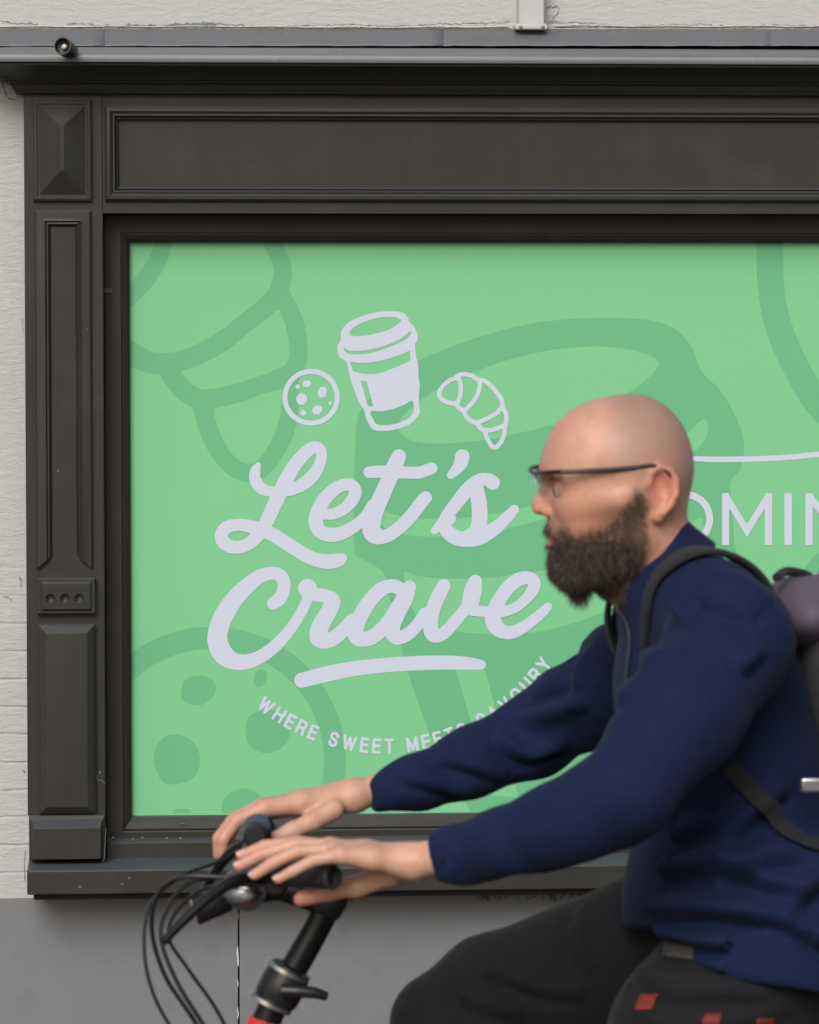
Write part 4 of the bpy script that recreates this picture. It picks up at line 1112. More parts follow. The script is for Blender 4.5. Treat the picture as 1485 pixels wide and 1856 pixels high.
strands(np.arange(n)[u_b < -.03], co, no, 20000, .013, .00030, .9, 1, 'beard_hair', beard, (.036, .021, .014))
# thinner growth on cheeks, upper lip and sideburns, rooted in the skin
bn = np.empty(len(me.vertices)*3, np.float32); me.vertex_normals.foreach_get('vector', bn); bn = bn.reshape(-1, 3)
wb = sm(lim-u_, -.010, .020)*((f_ > -.016) & (u_ > -.14) & (f_ < .12) & (np.abs(l_) < .085))*(bn[:, 2] < .8)
lipz = np.exp(-(((u_+.0655)/.0085)**2+(l_/.022)**2))*(f_ > .085)
wb = wb*(1-np.clip(lipz*1.6, 0, 1))*np.where((np.abs(l_) < .008) & (u_ > -.045), 0, 1)*np.interp(f_, [-.016, -.004, .06, .09], [.2, 1, .9, .75])
sel = np.nonzero(rng.rand(len(V)) < wb)[0]
strands(sel, V, bn, 36000, .0095, .00022, .75, 2, 'beard_hair', beard, (.060, .036, .024))
# eyebrows
bco = np.array(V); 
bn = np.empty(len(me.vertices)*3, np.float32); me.vertex_normals.foreach_get('vector', bn); bn = bn.reshape(-1, 3)
eb_all = (( u_ > .010) & (u_ < .0205) & (f_ > .07) & (np.abs(l_) > .012) & (np.abs(l_) < .05))
def brow(sel, N):
    r = np.random.RandomState(8); v = []; f = []; cc = []
    for k in r.choice(sel, N):
        p = bco[k]; lat = -HR[:, 1]*0
        sg = 1 if l_[k] > 0 else -1
        d1 = bn[k]*.35+HR[:, 1]*sg*.8+np.array([0, 0, .15])+r.normal(size=3)*.2; d1 /= np.linalg.norm(d1)
        s_ = np.cross(d1, bn[k]); s_ /= np.linalg.norm(s_)+1e-9; s_ *= .0003; o_ = len(v)
        v += [p-s_, p+s_, p+d1*(.005+.005*r.rand())]; f += [(o_, o_+1, o_+2)]; cc += [np.array((.07, .045, .03))*(.6+r.rand())]*3
    m_ = pym('eyebrow', v, f); paint(m_, np.array(cc)); return link('eyebrow', m_, M['hair'], person)
for sgn in (-1, 1): brow(np.nonzero(eb_all & (l_*sgn > 0))[0], 350)

# ---- glasses: half-rim frame
gl = empty('glasses', Hd(.11, 0, .01), 'black half rim glasses worn by the bearded cyclist', 'glasses')
gm = MB()
def gp(f, l, u): return tuple(Hd(f, l, u))
top = [(.094, .072, .0215), (.106, .060, .0205), (.1125, .040, .0190), (.1150, .018, .0175), (.1155, .0, .0165), (.1150, -.018, .0175), (.1125, -.040, .0190), (.106, -.060, .0205), (.094, -.072, .0215)]
gm.tube(catmull([gp(*p) for p in top], n=6), .0028, 8).build('half_rim', M['black'], gl)
for sgn in (-1, 1):
    T = MB(); T.tube(catmull([gp(.094, .072*sgn, .0215), gp(.060, .0765*sgn, .0225), (gp(.010, .0785*sgn, .0255)), gp(-.022, .0785*sgn, .0285), gp(-.040, .0790*sgn, .022), gp(-.052, .0775*sgn, .004)], n=6), [.0034]*12+[.0030]*8+[.0028]*6 if False else .0031, 8, squash=1.0)
    T.build('temple', M['black'], gl)
    lv = []; lf = []
    for i in range(9):
        s_ = i/8; l0 = (.010+.050*s_); ff = .1150-.012*s_**2.2
        dep = .030*math.sin(math.pi*(.12+.76*s_))**.6
        for j in range(6): lv.append(gp(ff-.003*(j/5), l0*sgn, .017+.003*s_-dep*j/5))
    for i in range(8):
        for j in range(5): lf.append((i*6+j, i*6+j+1, (i+1)*6+j+1, (i+1)*6+j))
    L_ = MB().add(lv, lf).build('lens', M['lens'], gl, auto=60)
    sd_ = L_.modifiers.new('t', 'SOLIDIFY'); sd_.thickness = .0015
    MB().tube(catmull([gp(.113, .010*sgn, .014), gp(.108, .010*sgn, .006), gp(.101, .011*sgn, -.002)], n=4), .0009, 6).build('nose_pad', M['steel'], gl)

# ---- jacket
J = Field((X(650, 1400, -2.6), -3.50, Z(1300, 1820, -3.2)), (X(1620, 1300, -3.0), -2.50, Z(1200, 930, -3.0)), .0040)
J.chain([A3(1222, 1075, YB), A3(1283, 1245, YB), A3(1318, 1380, YB), A3(1342, 1500, YB), A3(1345, 1600, YB)],
        [rad(98, YB), rad(168, YB), rad(176, YB), rad(165, YB), rad(205, YB)], .03, .80)
J.chain([A3(1345, 1600, YB), A3(1355, 1700, YB), A3(1385, 1800, YB)], [rad(205, YB), rad(222, YB), rad(235, YB)], .03, .76)
J.chain([A3(1222, 1075, YB), A3(1285, 1122, -3.12), A3(1325, 1158, -3.20)], [.064, .070, .074], .03)
J.chain([A3(1222, 1075, YB), A3(1212, 1115, -2.88), A3(1200, 1165, -2.80)], [.062, .066, .066], .03)
J.chain([A3(1325, 1158, -3.20), A3(1235, 1300, -3.29), A3(1132, 1438, -3.35), A3(1040, 1484, -3.335), A3(996, 1502, -3.32), A3(907, 1529, -3.29), A3(818, 1543, -3.26), A3(785, 1556, -3.25)],
        [.076, .069, .056, rad(74, -3.33), rad(70, -3.32), rad(59, -3.29), rad(47, -3.26), rad(35, -3.25)], .02)
J.chain([A3(1200, 1165, -2.80), A3(1060, 1275, -2.70), A3(965, 1336, -2.66), A3(850, 1385, -2.69), A3(750, 1418, -2.715), A3(675, 1441, -2.73)],
        [.070, rad(80, -2.7), rad(70, -2.66), rad(61, -2.69), rad(46, -2.715), rad(29, -2.73)], .02)
# straight cuts: cuffs, hem
def plane_cut(P, N, lo, hi):
    P = np.array(P); N = np.array(N, float); N /= np.linalg.norm(N)
    J.put(lo, hi, lambda x, y, z: (x-P[0])*N[0]+(y-P[1])*N[1]+(z-P[2])*N[2], .004, 'and', m=0)
cn = A3(790, 1557, -3.25); dn_ = A3(700, 1580, -3.24)-A3(870, 1535, -3.275)
plane_cut(cn, dn_, cn-.075, cn+np.array([.03, .075, .075]))
cf = A3(670, 1441, -2.73); df_ = A3(600, 1463, -2.73)-A3(740, 1418, -2.715)
plane_cut(cf, df_, cf-.075, cf+np.array([.03, .075, .075]))
hp = A3(1120, 1660, YB); hq = A3(1300, 1757, YB); tdir = hq-hp; nrm = np.array([tdir[2], 0, -tdir[0]]); nrm = nrm if nrm[2] < 0 else -nrm; nrm = np.array([nrm[0]*.62, 0, nrm[2]])
lo_ = (X(1080, 1800, YB), -3.5, Z(1300, 1830, -3.2)); hi_ = (X(1630, 1500, YB), -2.5, Z(1300, 1600, YB))
J.put(lo_, hi_, lambda x, y, z: ((x-hp[0])*nrm[0]+(z-hp[2])*nrm[2])/np.linalg.norm(nrm)+.010*np.sin((x-y)*22), .006, 'and', m=0)
# neck opening: hollow it a little, and the standing collar
jm, JV = J.mesh('jacket'); del J
# cloth folds: directional ridges in limb space
def limbfold(p, a, b, amp, n, seed, width=.12, twist=5.0):
    a = np.array(a); b = np.array(b); ax_ = b-a; L = np.linalg.norm(ax_); ax_ /= L
    q = p-a; t_ = q@ax_; r_ = q-t_[:, None]*ax_; dist = np.linalg.norm(r_, axis=1)
    e1 = np.cross(ax_, (0, 1, .3)); e1 /= np.linalg.norm(e1); e2 = np.cross(ax_, e1)
    ang = np.arctan2(r_@e1, r_@e2)
    w = sm(t_, -.06, .03)*sm(-t_, -L-.06, -L+.03)*(dist < width)
    nz_ = vnoise(p, seed, 16)*1.3+vnoise(p, seed+1, 38)*.5
    ph = t_/L*n*math.pi*.9+math.sin(seed)*2+ang*1.0*(1 if seed % 2 else -1)+np.sin(ang*2+seed)*.8+nz_*2.6
    ph2 = t_/L*n*math.pi*.6-ang*1.0+nz_*3.1+seed
    rid = .5+.5*np.sin(ph); rid = rid**1.5+.6*(.5+.5*np.sin(ph2))**2-.4
    gate = sm(vnoise(p, seed+4, 15), -.25, .35)
    return amp*w*rid*gate
def crease(p, pts, amp, w, asym=.6):
    """one drag fold: a soft ridge with a sharper valley beside it, along a 3-D path"""
    C = catmull([tuple(c) for c in pts], n=6); best = np.full(len(p), 9.0); tt = np.zeros(len(p)); sg = np.zeros(len(p))
    for i in range(len(C)-1):
        a_, b_ = C[i], C[i+1]; d_ = b_-a_; L = d_@d_
        t_ = np.clip(((p-a_)@d_)/L, 0, 1); r_ = p-a_-t_[:, None]*d_; D = np.linalg.norm(r_, axis=1); m_ = D < best
        best[m_] = D[m_]; tt[m_] = (i+t_[m_])/(len(C)-1); side = np.cross(d_, (0, 1, 0)); sg[m_] = (r_@side/np.linalg.norm(side))[m_]
    e_ = np.sin(np.clip(tt, .0, 1)*math.pi)**.5
    q_ = sg/w
    prof = np.exp(-q_**2)-asym*np.exp(-((q_+1.25)/.7)**2)
    return 1.8*amp*e_*prof*(best < w*3.2)
def jf(p):
    o = .0030*vnoise(p, 21, 22)+.0014*vnoise(p, 23, 55)
    o += limbfold(p, A3(1325, 1158, -3.20), A3(1128, 1446, -3.35), .0085, 4.5, 2)
    o += limbfold(p, A3(1128, 1446, -3.35), A3(800, 1556, -3.255), .0080, 5, 5, .10)
    o += limbfold(p, A3(1196, 1160, -2.80), A3(952, 1332, -2.655), .0095, 4, 9)
    o += limbfold(p, A3(952, 1332, -2.655), A3(682, 1437, -2.73), .0065, 4.5, 12, .10)
    Yn = -3.27
    for pts, am, w in (
        ([(1190, 1075), (1260, 1058), (1330, 1062), (1400, 1100)], .010, .016), ([(1165, 1110), (1230, 1085), (1310, 1090), (1375, 1120)], .010, .013),
        ([(1130, 1135), (1190, 1110), (1270, 1108)], .012, .014), ([(1150, 1200), (1205, 1195), (1240, 1185)], .008, .011),
        ([(1110, 1262), (1200, 1248), (1290, 1225), (1380, 1170)], .011, .013), ([(1120, 1345), (1180, 1300), (1260, 1272), (1340, 1245)], .008, .013),
        ([(1070, 1392), (1150, 1352), (1230, 1340)], .009, .014), ([(1100, 1440), (1150, 1452), (1195, 1446), (1250, 1400)], .010, .011),
        ([(1000, 1450), (1060, 1420), (1120, 1415), (1180, 1430)], .008, .013), ([(930, 1500), (990, 1470), (1060, 1480), (1120, 1500)], .008, .012),
        ([(850, 1510), (900, 1530), (960, 1560)], .006, .010), ([(860, 1560), (930, 1535), (1000, 1530), (1070, 1545)], .007, .011), ([(808, 1525), (818, 1556), (812, 1592)], .0035, .008)):
        o += crease(p, [A3(x, y, Yn) for x, y in pts], am, w)*(p[:, 1] < -3.12)
    Yt = -3.16
    for pts, am, w in (
        ([(1125, 1608), (1200, 1590), (1300, 1560), (1400, 1590), (1485, 1600)], .012, .015), ([(1122, 1640), (1200, 1655), (1290, 1640), (1400, 1655), (1500, 1700)], .015, .015),
        ([(1130, 1668), (1200, 1690), (1300, 1700), (1420, 1700), (1520, 1690)], .013, .012), ([(1180, 1560), (1240, 1520), (1290, 1480)], .011, .014),
        ([(1300, 1560), (1350, 1480), (1430, 1420)], .010, .016), ([(1250, 1730), (1330, 1745), (1430, 1735), (1520, 1750)], .009, .012),
        ([(1280, 1600), (1380, 1545), (1480, 1560)], .010, .016), ([(1400, 1640), (1460, 1600), (1520, 1500)], .009, .016), ([(1140, 1590), (1165, 1555), (1200, 1530)], .009, .010)):
        o += crease(p, [A3(x, y, Yt) for x, y in pts], am, w)*(p[:, 1] < -2.98)
    for pts, am, w in (
        ([(1110, 1140), (1060, 1200), (1040, 1280)], .008, .012), ([(1080, 1250), (1000, 1290), (940, 1310)], .008, .013), ([(900, 1330), (960, 1370), (1030, 1350)], .008, .013),
        ([(780, 1370), (850, 1385), (920, 1410)], .006, .011), ([(720, 1400), (790, 1420), (860, 1440)], .005, .010)):
        o += crease(p, [A3(x, y, -2.74) for x, y in pts], am, w)*(p[:, 1] > -2.9)
    return o
wrinkle(jm, jf)
jacket = link('jacket', jm, M['navy'], person)
# collar: an upright band round the neck, open in front
cb_ = []; segs = 44
cc0 = A3(1192, 1035, YB); axn = np.array(Hd(-.012, 0, -.030))-A3(1212, 1075, YB); axn /= np.linalg.norm(axn)
e1 = np.array([-.62, 0, -.78]); e1 -= axn*(e1@axn)*0; 
fr0 = A3(1128, 1082, YB); bk0 = A3(1262, 962, YB)
cen = (fr0+bk0)/2; u1 = (fr0-bk0)/2; ru = np.linalg.norm(u1); u1 /= ru; u2 = np.array([0, 1, 0]); u3 = np.cross(u1, u2); u3 = u3 if u3[2] > 0 else -u3
v = []; f = []
for i in range(segs+1):
    t_ = 2*math.pi*i/segs
    for j, (hh, rr_) in enumerate(((-.034, 1.13), (-.018, 1.10), (-.004, 1.05), (.010, 1.01), (.016, .985), (.013, .955), (.0, .95), (-.03, .98))):
        lift = .006*math.cos(t_)*-1
        wob = 1+.012*math.sin(5*t_+j)
        v.append(cen+u1*math.cos(t_)*ru*rr_*wob+u2*math.sin(t_)*.066*rr_*wob+u3*(hh+lift))
for i in range(segs):
    for j in range(7): f.append((i*8+j, i*8+j+1, (i+1)*8+j+1, (i+1)*8+j))
MB().add(v, f).build('collar', M['navy'], jacket, auto=180)
# ---- trousers
TR = Field((X(690, 1800, -2.8)-.05, -3.35, .09), (X(1640, 1700, -3.0), -2.66, Z(1300, 1540, -3.0)), .0056)
hipn, hipf = A3(1350, 1765, -3.085), A3(1345, 1735, -2.92)
TR.cone(A3(1350, 1640, YB), A3(1370, 1750, YB), .110, .125, .03, .85)
kneef = A3(802, 1858, -2.86)
TR.chain([hipf, A3(1200, 1740, -2.90), A3(1050, 1770, -2.88), A3(890, 1815, -2.865), kneef], [.112, .106, .096, .078, .066], .02)
ankf = np.array([kneef[0]+.055, -2.88, .41]); TR.chain([kneef, (kneef+ankf)/2+np.array([.012, 0, 0]), ankf], [.064, .058, .046], .02)
kneen = np.array([X(1195, 2280, -3.12), -3.12, .46]); ankn = np.array([kneen[0]+.10, -3.12, .155])
TR.chain([hipn, A3(1262, 1880, -3.12), kneen, (kneen+ankn)/2, ankn], [.108, .106, .068, .058, .045], .02)
tm, TV = TR.mesh('trousers'); del TR
def tf(p):
    o = .002*vnoise(p, 51, 24)
    for pts, am, w in (([(830, 1760), (900, 1770), (980, 1790), (1060, 1800)], .006, .012), ([(760, 1790), (850, 1815), (950, 1840)], .007, .012), ([(1080, 1640), (1050, 1700), (1070, 1760)], .006, .014),
        ([(740, 1830), (800, 1850), (860, 1870)], .006, .010), ([(1140, 1760), (1200, 1790), (1300, 1790), (1400, 1800)], .008, .014), ([(1130, 1820), (1220, 1850), (1330, 1840), (1440, 1820)], .006, .014)):
        o += crease(p, [A3(x, y, -2.97 if x < 1110 else -3.18) for x, y in pts], am, w)
    o += limbfold(p, kneef, A3(1200, 1740, -2.90), .006, 4, 22, .16, 7)
    o += limbfold(p, hipn, kneen, .007, 5, 26, .16, 6)
    o += limbfold(p, kneef, ankf, .007, 5, 27, .12)
    return o
wrinkle(tm, tf)
trs = link('trousers', tm, M['trouser'], person)
# red cloth tabs and a pale patch on the near hip
dg = bpy.context.evaluated_depsgraph_get()
from mathutils.bvhtree import BVHTree
def patch(name, quad, mat, obj_me, parent, off=.0015, n=6):
    co_ = np.empty(len(obj_me.vertices)*3, np.float32); obj_me.vertices.foreach_get('co', co_); co_ = co_.reshape(-1, 3)
    bvh = patch.cache.get(obj_me.name)
    if bvh is None:
        bvh = BVHTree.FromPolygons([tuple(c) for c in co_], [tuple(p.vertices) for p in obj_me.polygons]); patch.cache[obj_me.name] = bvh
    v = []
    for i in range(n+1):
        for j in range(n+1):
            s_, t_ = i/n, j/n
            px = (quad[0][0]*(1-s_)+quad[1][0]*s_)*(1-t_)+(quad[3][0]*(1-s_)+quad[2][0]*s_)*t_
            py = (quad[0][1]*(1-s_)+quad[1][1]*s_)*(1-t_)+(quad[3][1]*(1-s_)+quad[2][1]*s_)*t_
            start = at(px, py, -3.6); h = bvh.ray_cast(start, (start-CAM).normalized())
            v.append(h[0]+h[1]*off if h[0] is not None else at(px, py, -3.1))
    f = [(i*(n+1)+j, i*(n+1)+j+1, (i+1)*(n+1)+j+1, (i+1)*(n+1)+j) for i in range(n) for j in range(n)]
    o = MB().add(v, f).build(name, mat, parent, auto=180)
    s2 = o.modifiers.new('t', 'SOLIDIFY'); s2.thickness = .0012; s2.offset = 0
    return o
patch.cache = {}
patch('cloth_tab', [(1162, 1803), (1195, 1801), (1183, 1830), (1150, 1832)], M['redfab'], tm, trs)
patch('cloth_tab', [(1278, 1839), (1308, 1838), (1303, 1866), (1270, 1866)], M['redfab'], tm, trs)
patch('cloth_tab', [(1372, 1847), (1404, 1846), (1400, 1868), (1368, 1868)], M['redfab'], tm, trs)
patch('hip_pocket', [(1205, 1708), (1262, 1712), (1258, 1742), (1205, 1736)], simple('worn_grey_cloth', (.045, .040, .036), .8), tm, trs, .003)
# ---- shoes
def shoe(ank, toe_dx):
    S_ = Field(ank+np.array([-.26, -.09, -.16]), ank+np.array([.12, .09, .07]), .004)
    a_ = ank+np.array([.02, 0, -.045])
    S_.chain([a_, ank+np.array([-.06, 0, -.055]), ank+np.array([-.16, 0, -.075])], [.042, .040, .032], .02)
    S_.cone(ank, a_, .045, .042, .02)
    lo2 = ank+np.array([-.26, -.09, -.16]); hi2 = ank+np.array([.12, .09, .07])
    S_.put(lo2, hi2, lambda x, y, z: (ank[2]-.105)-z+x*0+y*0, .006, 'and', m=0)
    m_, _ = S_.mesh('shoe'); return m_
for an in (ankf, ankn):
    s_ = link('shoe', shoe(an, 0), simple('dark_shoe_leather', (.03, .028, .026), .45), person)
    MB().box(an[0]-.185, an[0]+.06, an[1]-.038, an[1]+.038, an[2]-.122, an[2]-.1045).build('sole', M['rubber'], s_, bevel=.006)

# ------------------------------------------------------------------ backpack (a thing of its own)
pack = empty('backpack', A3(1480, 1500, YB), 'grey and violet rucksack with dark webbing straps on the cyclist\'s back', 'backpack')
PB = Field(A3(1440, 1760, -3.05)-np.array([.03, .18, 0]), A3(1790, 1000, -3.0)+np.array([0, .20, .02]), .0052)
PB.cone(A3(1575, 1130, -3.0), A3(1650, 1560, -3.0), .080, .105, .02, .62)
PB.cone(A3(1520, 1130, -3.0), A3(1610, 1560, -3.0), .062, .075, .03, .50)
PB.cone(A3(1640, 1300, -3.0), A3(1690, 1540, -3.0), .060, .075, .03, .6)
pm, PV = PB.mesh('pack_body'); del PB
wrinkle(pm, lambda p: .003*vnoise(p, 71, 20)+.002*vnoise(p, 72, 50))
pbody = link('pack_body', pm, M['packgrey'], pack)
PT = Field(A3(1380, 1200, -3.05)-np.array([.03, .18, 0]), A3(1790, 1000, -3.0)+np.array([0, .20, .02]), .0052)
PT.cone(A3(1446, 1108, -3.0), A3(1600, 1100, -3.0), .044, .050, .02, .36)
pm, _ = PT.mesh('top_pocket'); del PT
wrinkle(pm, lambda p: .002*vnoise(p, 73, 30))
link('top_pocket', pm, M['pack'], pack)
def ribbon(name, P, widths, normals_from, mat, th=.004, parent=pack, lift=.004):
    """webbing laid over a mesh: P centre points, snapped onto the cloth"""
    me_ = normals_from; co_ = np.empty(len(me_.vertices)*3, np.float32); me_.vertices.foreach_get('co', co_); co_ = co_.reshape(-1, 3)
    bv = patch.cache.get(me_.name)
    if bv is None: bv = BVHTree.FromPolygons([tuple(c) for c in co_], [tuple(p.vertices) for p in me_.polygons]); patch.cache[me_.name] = bv
    C = catmull([tuple(p) for p in P], n=8); W = np.interp(np.linspace(0, 1, len(C)), np.linspace(0, 1, len(widths)), widths)
    Q = []; N = []
    for c in C:
        loc, nor, *_ = bv.find_nearest(Vector(c)); Q.append(np.array(loc)); N.append(np.array(nor))
    Q = np.array(Q); N = np.array(N)
    for _ in range(4):
        Q[1:-1] = Q[1:-1]*.5+.25*(Q[:-2]+Q[2:]); N[1:-1] = N[1:-1]*.4+.3*(N[:-2]+N[2:])
    v = []; m_ = 7
    for i in range(len(Q)):
        t_ = Q[min(i+1, len(Q)-1)]-Q[max(i-1, 0)]; t_ /= np.linalg.norm(t_); nn_ = N[i]/np.linalg.norm(N[i]); s_ = np.cross(t_, nn_); s_ /= np.linalg.norm(s_)
        for j in range(m_):
            a_ = (j/(m_-1)-.5)*2; p = Q[i]+nn_*(lift+.004)+s_*a_*W[i]
            loc, nor, *_ = bv.find_nearest(Vector(p))
            tgt = np.array(loc)+np.array(nor)*lift
            v.append(p*.35+tgt*.65)
    f = [(i*m_+j, i*m_+j+1, (i+1)*m_+j+1, (i+1)*m_+j) for i in range(len(Q)-1) for j in range(m_-1)]
    o = MB().add(v, f).build(name, mat, parent, auto=180)
    s2 = o.modifiers.new('t', 'SOLIDIFY'); s2.thickness = th; s2.offset = 0
    b2 = o.modifiers.new('b', 'SUBSURF'); b2.levels = 1; b2.render_levels = 1
    return o
ribbon('shoulder_strap', [A3(1142, 1230, -3.10), A3(1150, 1150, -3.13), A3(1170, 1086, -3.13), A3(1205, 1044, -3.12), A3(1245, 1026, -3.11), A3(1295, 1017, -3.10), A3(1345, 1026, -3.10), A3(1400, 1053, -3.10), A3(1450, 1102, -3.10), A3(1492, 1150, -3.10)],
       [.006, .006, .009, .021, .027, .030, .030, .028, .026, .024], jm, M['strap'], .007, lift=.006)
ribbon('shoulder_strap', [A3(1120, 1190, -2.88), A3(1140, 1120, -2.88), A3(1175, 1060, -2.88), A3(1235, 1020, -2.89), A3(1310, 1040, -2.89), A3(1400, 1090, -2.90), A3(1440, 1130, -2.90)],
       [.022, .026, .028, .028, .026, .026, .024], jm, M['strap'], .007, lift=.006)
ribbon('lower_strap', [A3(1318, 1385, -3.16), A3(1370, 1440, -3.18), A3(1425, 1490, -3.17), A3(1485, 1535, -3.16), A3(1540, 1560, -3.12)], [.012, .012, .012, .012, .012], jm, M['strap'], .003, lift=.005)
# front zip
zp = catmull([tuple(A3(1126, 1098, -3.02)), tuple(A3(1108, 1150, -3.05)), tuple(A3(1100, 1220, -3.06)), tuple(A3(1108, 1300, -3.06))], n=8)
ribbon('zip', [A3(1128, 1105, -3.03), A3(1112, 1150, -3.06), A3(1103, 1220, -3.07), A3(1106, 1290, -3.07)], [.003]*4, jm, simple('blue_grey_zip', (.010, .015, .034), .5), .003, jacket, lift=.002)
bx_ = A3(1478, 1423, -3.19)
bk = MB(); bk.box(bx_[0]-.018, bx_[0]+.020, bx_[1]-.004, bx_[1]+.006, bx_[2]-.009, bx_[2]+.009); bk.build('buckle', M['steel'], pack, bevel=.003, seg=3)
MB().tube(catmull([tuple(A3(1408, 1047, -3.07)), tuple(A3(1425, 1036, -3.02)), tuple(A3(1455, 1040, -3.0)), tuple(A3(1480, 1052, -3.0))], n=6), .006, 8).build('grab_handle', M['strap'], pack)

# ------------------------------------------------------------------ folding bicycle
bike = empty('bicycle', (X(900, 1800, YB), YB, 0), 'folding bicycle with black handlepost and red frame ridden past the window', 'bicycle')
def T(name, pts, r, mat, parent=bike, n=14, sm_=True, **k):
    P = catmull([tuple(p) for p in pts], n=7) if sm_ and len(pts) > 2 else [tuple(p) for p in pts]
    if isinstance(r, (list, tuple)): r = list(np.interp(np.linspace(0, 1, len(P)), np.linspace(0, 1, len(r)), r))
    return MB().tube(P, r, n, **k).build(name, mat, parent, auto=40)
grn0, grn1 = A3(505, 1584, -3.165), A3(606, 1590, -3.242)
grf0, grf1 = A3(470, 1508, -2.815), A3(480, 1503, -2.68)
clamp = A3(446, 1612, -3.0)
hb = T('handlebar', [grn1, grn0, A3(478, 1590, -3.12), A3(455, 1612, -3.035), clamp, A3(440, 1604, -2.965), A3(452, 1548, -2.88), grf0, grf1], .0115, M['black_metal'])
def grip(a_, b_):
    a_ = np.array(a_); b_ = np.array(b_); L = np.linalg.norm(b_-a_); pr = [(0, .0135), (.003, .0160)]
    k = 0
    while .006+k*.006 < L-.006: pr += [(.006+k*.006, .0143), (.009+k*.006, .0151)]; k += 1
    pr += [(L-.003, .0158), (L, .0135)]
    return MB().lathe(pr, b_-a_, a_, 24).build('grip', M['rubber'], bike, auto=50)
grip(grn0, grn1); grip(grf0, grf1)
# offset stem and handlepost
ptop = A3(592, 1640, YB); pbot = A3(487, 1835, YB)
T('stem', [clamp+np.array([.0, 0, -.002]), A3(505, 1612, YB), A3(555, 1626, YB), A3(600, 1637, YB)], [.020, .015, .016, .021], M['black_metal'])
MB().lathe([(-.03, .019), (-.028, .024), (-.012, .026), (.012, .026), (.028, .024), (.03, .019)], (0, 1, 0), clamp, 28).build('bar_clamp', M['grey_plastic'], bike, auto=40)
T('handlepost', [A3(598, 1630, YB), A3(571, 1688, YB), A3(500, 1812, YB)], [.0185, .0175, .0185], M['black_metal'], n=20)
MB().lathe([(0, .023), (.008, .0245), (.03, .0235), (.034, .020)], A3(500, 1812, YB)-ptop, A3(606, 1612, YB), 24).build('post_collar', M['black'], bike, auto=40)
# hinge block with lever, pale clamp bands
dirp = (pbot-ptop)/np.linalg.norm(pbot-ptop)
hc = A3(514, 1783, YB)
hg = MB().lathe([(-.026, .018), (-.022, .027), (.0, .030), (.020, .029), (.030, .024)], dirp, hc, 26).build('hinge', M['black'], bike, auto=40)
for o_, r_ in ((-.019, .0305), (.027, .0300)):
    MB().lathe([(-.0035, r_-.004), (-.0025, r_), (.0025, r_), (.0035, r_-.004)], dirp, hc+dirp*o_+np.array([-.004, -.001, 0]), 28).build('clamp_band', M['steel'], bike, auto=40)
T('hinge_lever', [A3(512, 1796, -3.03), A3(540, 1797, -3.034), A3(570, 1800, -3.034), A3(592, 1806, -3.03)], [.009, .0085, .0075, .006], M['black'], hg)
# levers: bodies on the bar, blades reaching forward and down
def lever(c0, blade, name='brake_lever'):
    b = T(name, blade, [.008, .0078, .007, .0062, .0055], M['black_metal'])
    MB().lathe([(-.02, .012), (-.017, .0155), (.017, .0155), (.02, .012)], (0, 1, 0), c0, 20).build('lever_body', M['black'], b, auto=40)
    return b
lever(A3(500, 1598, -3.13), [A3(505, 1598, -3.13), A3(440, 1592, -3.16), A3(385, 1622, -3.18), A3(330, 1672, -3.20), A3(296, 1708, -3.215)])
lever(A3(462, 1512, -2.86), [A3(455, 1525, -2.86), A3(420, 1545, -2.83), A3(392, 1578, -2.80), A3(372, 1612, -2.77), A3(358, 1640, -2.75)])
T('shifter_pod', [A3(440, 1530, -2.84), A3(462, 1500, -2.835), A3(484, 1492, -2.83)], [.011, .017, .013], simple('blue_grey_plastic', (.05, .075, .095), .3))
# bell and small headlamp in front of the clamp
MB().lathe([(-.014, .006), (-.013, .022), (-.006, .027), (.004, .026), (.011, .018), (.014, .004)], (-.25, -.75, .6), A3(438, 1606, -3.06), 30).build('bell', simple('dull_dark_chrome', (.19, .19, .20), .25, .1, .05, 60, .0004, Metallic=.8), bike, auto=40)
hl = MB().lathe([(-.03, .010), (-.024, .016), (.012, .020), (.020, .021), (.0205, .018)], (-.93, 0, -.28), A3(380, 1640, -3.02), 26).build('headlamp', M['black'], bike, auto=40)
MB().lathe([(.019, .0178), (.0215, .0165), (.0225, .008), (.0228, 0)], (-.93, 0, -.28), A3(380, 1640, -3.02), 26).build('lamp_glass', simple('lamp_glass', (.55, .57, .58), .1), hl, auto=40)
T('lamp_bracket', [A3(440, 1622, -3.02), A3(412, 1636, -3.02), A3(395, 1640, -3.02)], .006, M['black'])
# cables sweeping out in front of the bars and back down to the frame
CB = [([(470, 1598, -3.12), (400, 1590, -3.10), (322, 1592, -3.08), (284, 1628, -3.05), (276, 1690, -3.03), (300, 1770, -3.02), (352, 1850, -3.01), (420, 1960, -3.0), (455, 2080, -2.99)], .0030),
      ([(455, 1560, -2.88), (400, 1588, -2.90), (345, 1600, -2.92), (306, 1640, -2.94), (292, 1700, -2.95), (322, 1782, -2.97), (375, 1868, -2.98), (430, 1970, -2.99), (458, 2080, -3.0)], .0030),
      ([(470, 1604, -3.11), (420, 1606, -3.08), (368, 1612, -3.06), (322, 1650, -3.04), (306, 1700, -3.03), (345, 1762, -3.02), (398, 1840, -3.01), (445, 1950, -3.0), (462, 2080, -3.01)], .0025),
      ([(460, 1520, -2.85), (400, 1560, -2.88), (330, 1588, -2.92), (272, 1640, -2.95), (262, 1730, -2.97), (286, 1820, -2.98), (345, 1910, -2.99), (430, 2010, -3.0), (456, 2080, -3.01)], .0025)]
for P, r in CB: T('cable', [A3(*p) for p in P], r, M['black'], n=8)
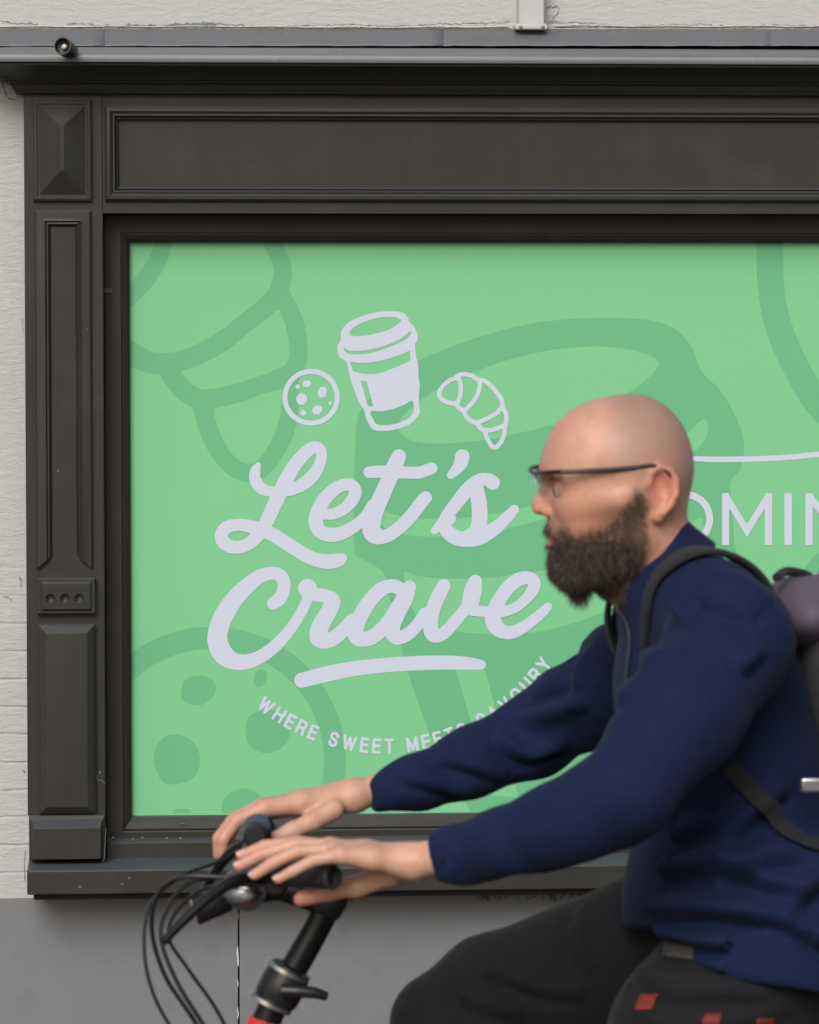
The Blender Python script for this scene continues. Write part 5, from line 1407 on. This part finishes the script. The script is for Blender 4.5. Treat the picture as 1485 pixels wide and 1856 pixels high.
# head tube, fork, main frame (below the picture)
ax2 = np.array([-.30, 0, -.954])
h0 = A3(483, 1848, YB); h1 = h0+ax2*.16
T('head_tube', [h0, h1], .0235, M['red'], n=24, sm_=False)
T('steerer', [A3(500, 1812, YB), h0+ax2*.004], .019, M['black_metal'], n=20, sm_=False)
hubf = np.array([h1[0]-.115, YB, .235]); hubr = np.array([hubf[0]+1.02, YB, .235])
fk = None
for s_ in (-1, 1):
    T('fork_blade', [h1+np.array([0, .02*s_, -.002]), h1+np.array([-.02, .045*s_, -.05]), hubf+np.array([0, .045*s_, 0])], [.014, .013, .009], M['black_metal'])
bb = np.array([hubr[0]-.40, YB, .29]); seat = np.array([X(1400, 1830, YB), YB, .815])
T('frame_tube', [h0+ax2*.06+np.array([.01, 0, 0]), (h0+bb)/2+np.array([-.06, 0, -.10]), bb+np.array([-.02, 0, .06])], [.030, .030, .028], M['red'], n=22)
sbase = bb+np.array([-.02, 0, .0]); T('seat_post', [sbase, seat+np.array([0, 0, -.04])], .016, M['black_metal'], sm_=False)
for s_ in (-1, 1):
    T('chain_stay', [bb+np.array([0, .03*s_, 0]), hubr+np.array([0, .06*s_, 0])], .010, M['red'], sm_=False)
    T('seat_stay', [bb+np.array([.02, .02*s_, .22]), hubr+np.array([0, .06*s_, 0])], .008, M['red'], sm_=False)
for hub in (hubf, hubr):
    w_ = empty('x', hub, None, None); bpy.data.objects.remove(w_)
    n_ = 64; v = []; f = []
    def torus(R_, r_, nn=12):
        v = []; f = []
        for i in range(n_):
            t_ = 2*math.pi*i/n_
            for j in range(nn):
                p = 2*math.pi*j/nn; q = R_+r_*math.cos(p)
                v.append((hub[0]+q*math.cos(t_), hub[1]+r_*math.sin(p), hub[2]+q*math.sin(t_)))
        for i in range(n_):
            for j in range(nn): f.append((i*nn+j, i*nn+(j+1) % nn, ((i+1) % n_)*nn+(j+1) % nn, ((i+1) % n_)*nn+j))
        return MB().add(v, f)
    wh = torus(.203, .022).build('wheel', M['rubber'], bike, auto=60)
    torus(.181, .011).build('rim', M['steel'], wh, auto=60)
    MB().lathe([(-.05, .009), (-.03, .024), (-.026, .012), (.026, .012), (.03, .024), (.05, .009)], (0, 1, 0), hub, 20).build('hub', M['steel'], wh, auto=40)
    sp_ = MB()
    for i in range(28):
        t_ = 2*math.pi*i/28; s_ = .027 if i % 2 else -.027
        sp_.tube([hub+np.array([.02*math.cos(t_+.5), s_, .02*math.sin(t_+.5)]), hub+np.array([.175*math.cos(t_), 0, .175*math.sin(t_)])], .001, 5)
    sp_.build('spokes', M['steel'], wh)
ang = math.radians(62)
cr_ = T('crank', [bb+np.array([-.03, .085, .165]), bb+np.array([0, .06, 0])], .009, M['black_metal'], sm_=False)
T('crank', [bb+np.array([.03, -.085, -.165]), bb+np.array([0, -.06, 0])], .009, M['black_metal'], sm_=False)
MB().lathe([(-.002, .085), (-.002, .092), (.002, .092), (.002, .085)], (0, 1, 0), bb+np.array([0, .048, 0]), 40).build('chain_ring', M['black_metal'], bike, auto=40)
for an in (ankf, ankn):
    MB().box(an[0]-.13, an[0]-.05, an[1]-.045, an[1]+.045, an[2]-.142, an[2]-.1235).build('pedal', M['black'], bike, bevel=.004)
SF = Field(seat+np.array([-.20, -.10, -.06]), seat+np.array([.16, .10, .04]), .004)
SF.chain([seat+np.array([-.15, 0, -.012]), seat+np.array([0, 0, -.012])], [.020, .030], .02); SF.ell(seat+np.array([.05, 0, -.012]), (.075, .075, .028), .02)
sm_e, _ = SF.mesh('saddle'); del SF
link('saddle', sm_e, simple('black_vinyl', (.015, .015, .015), .4), bike)
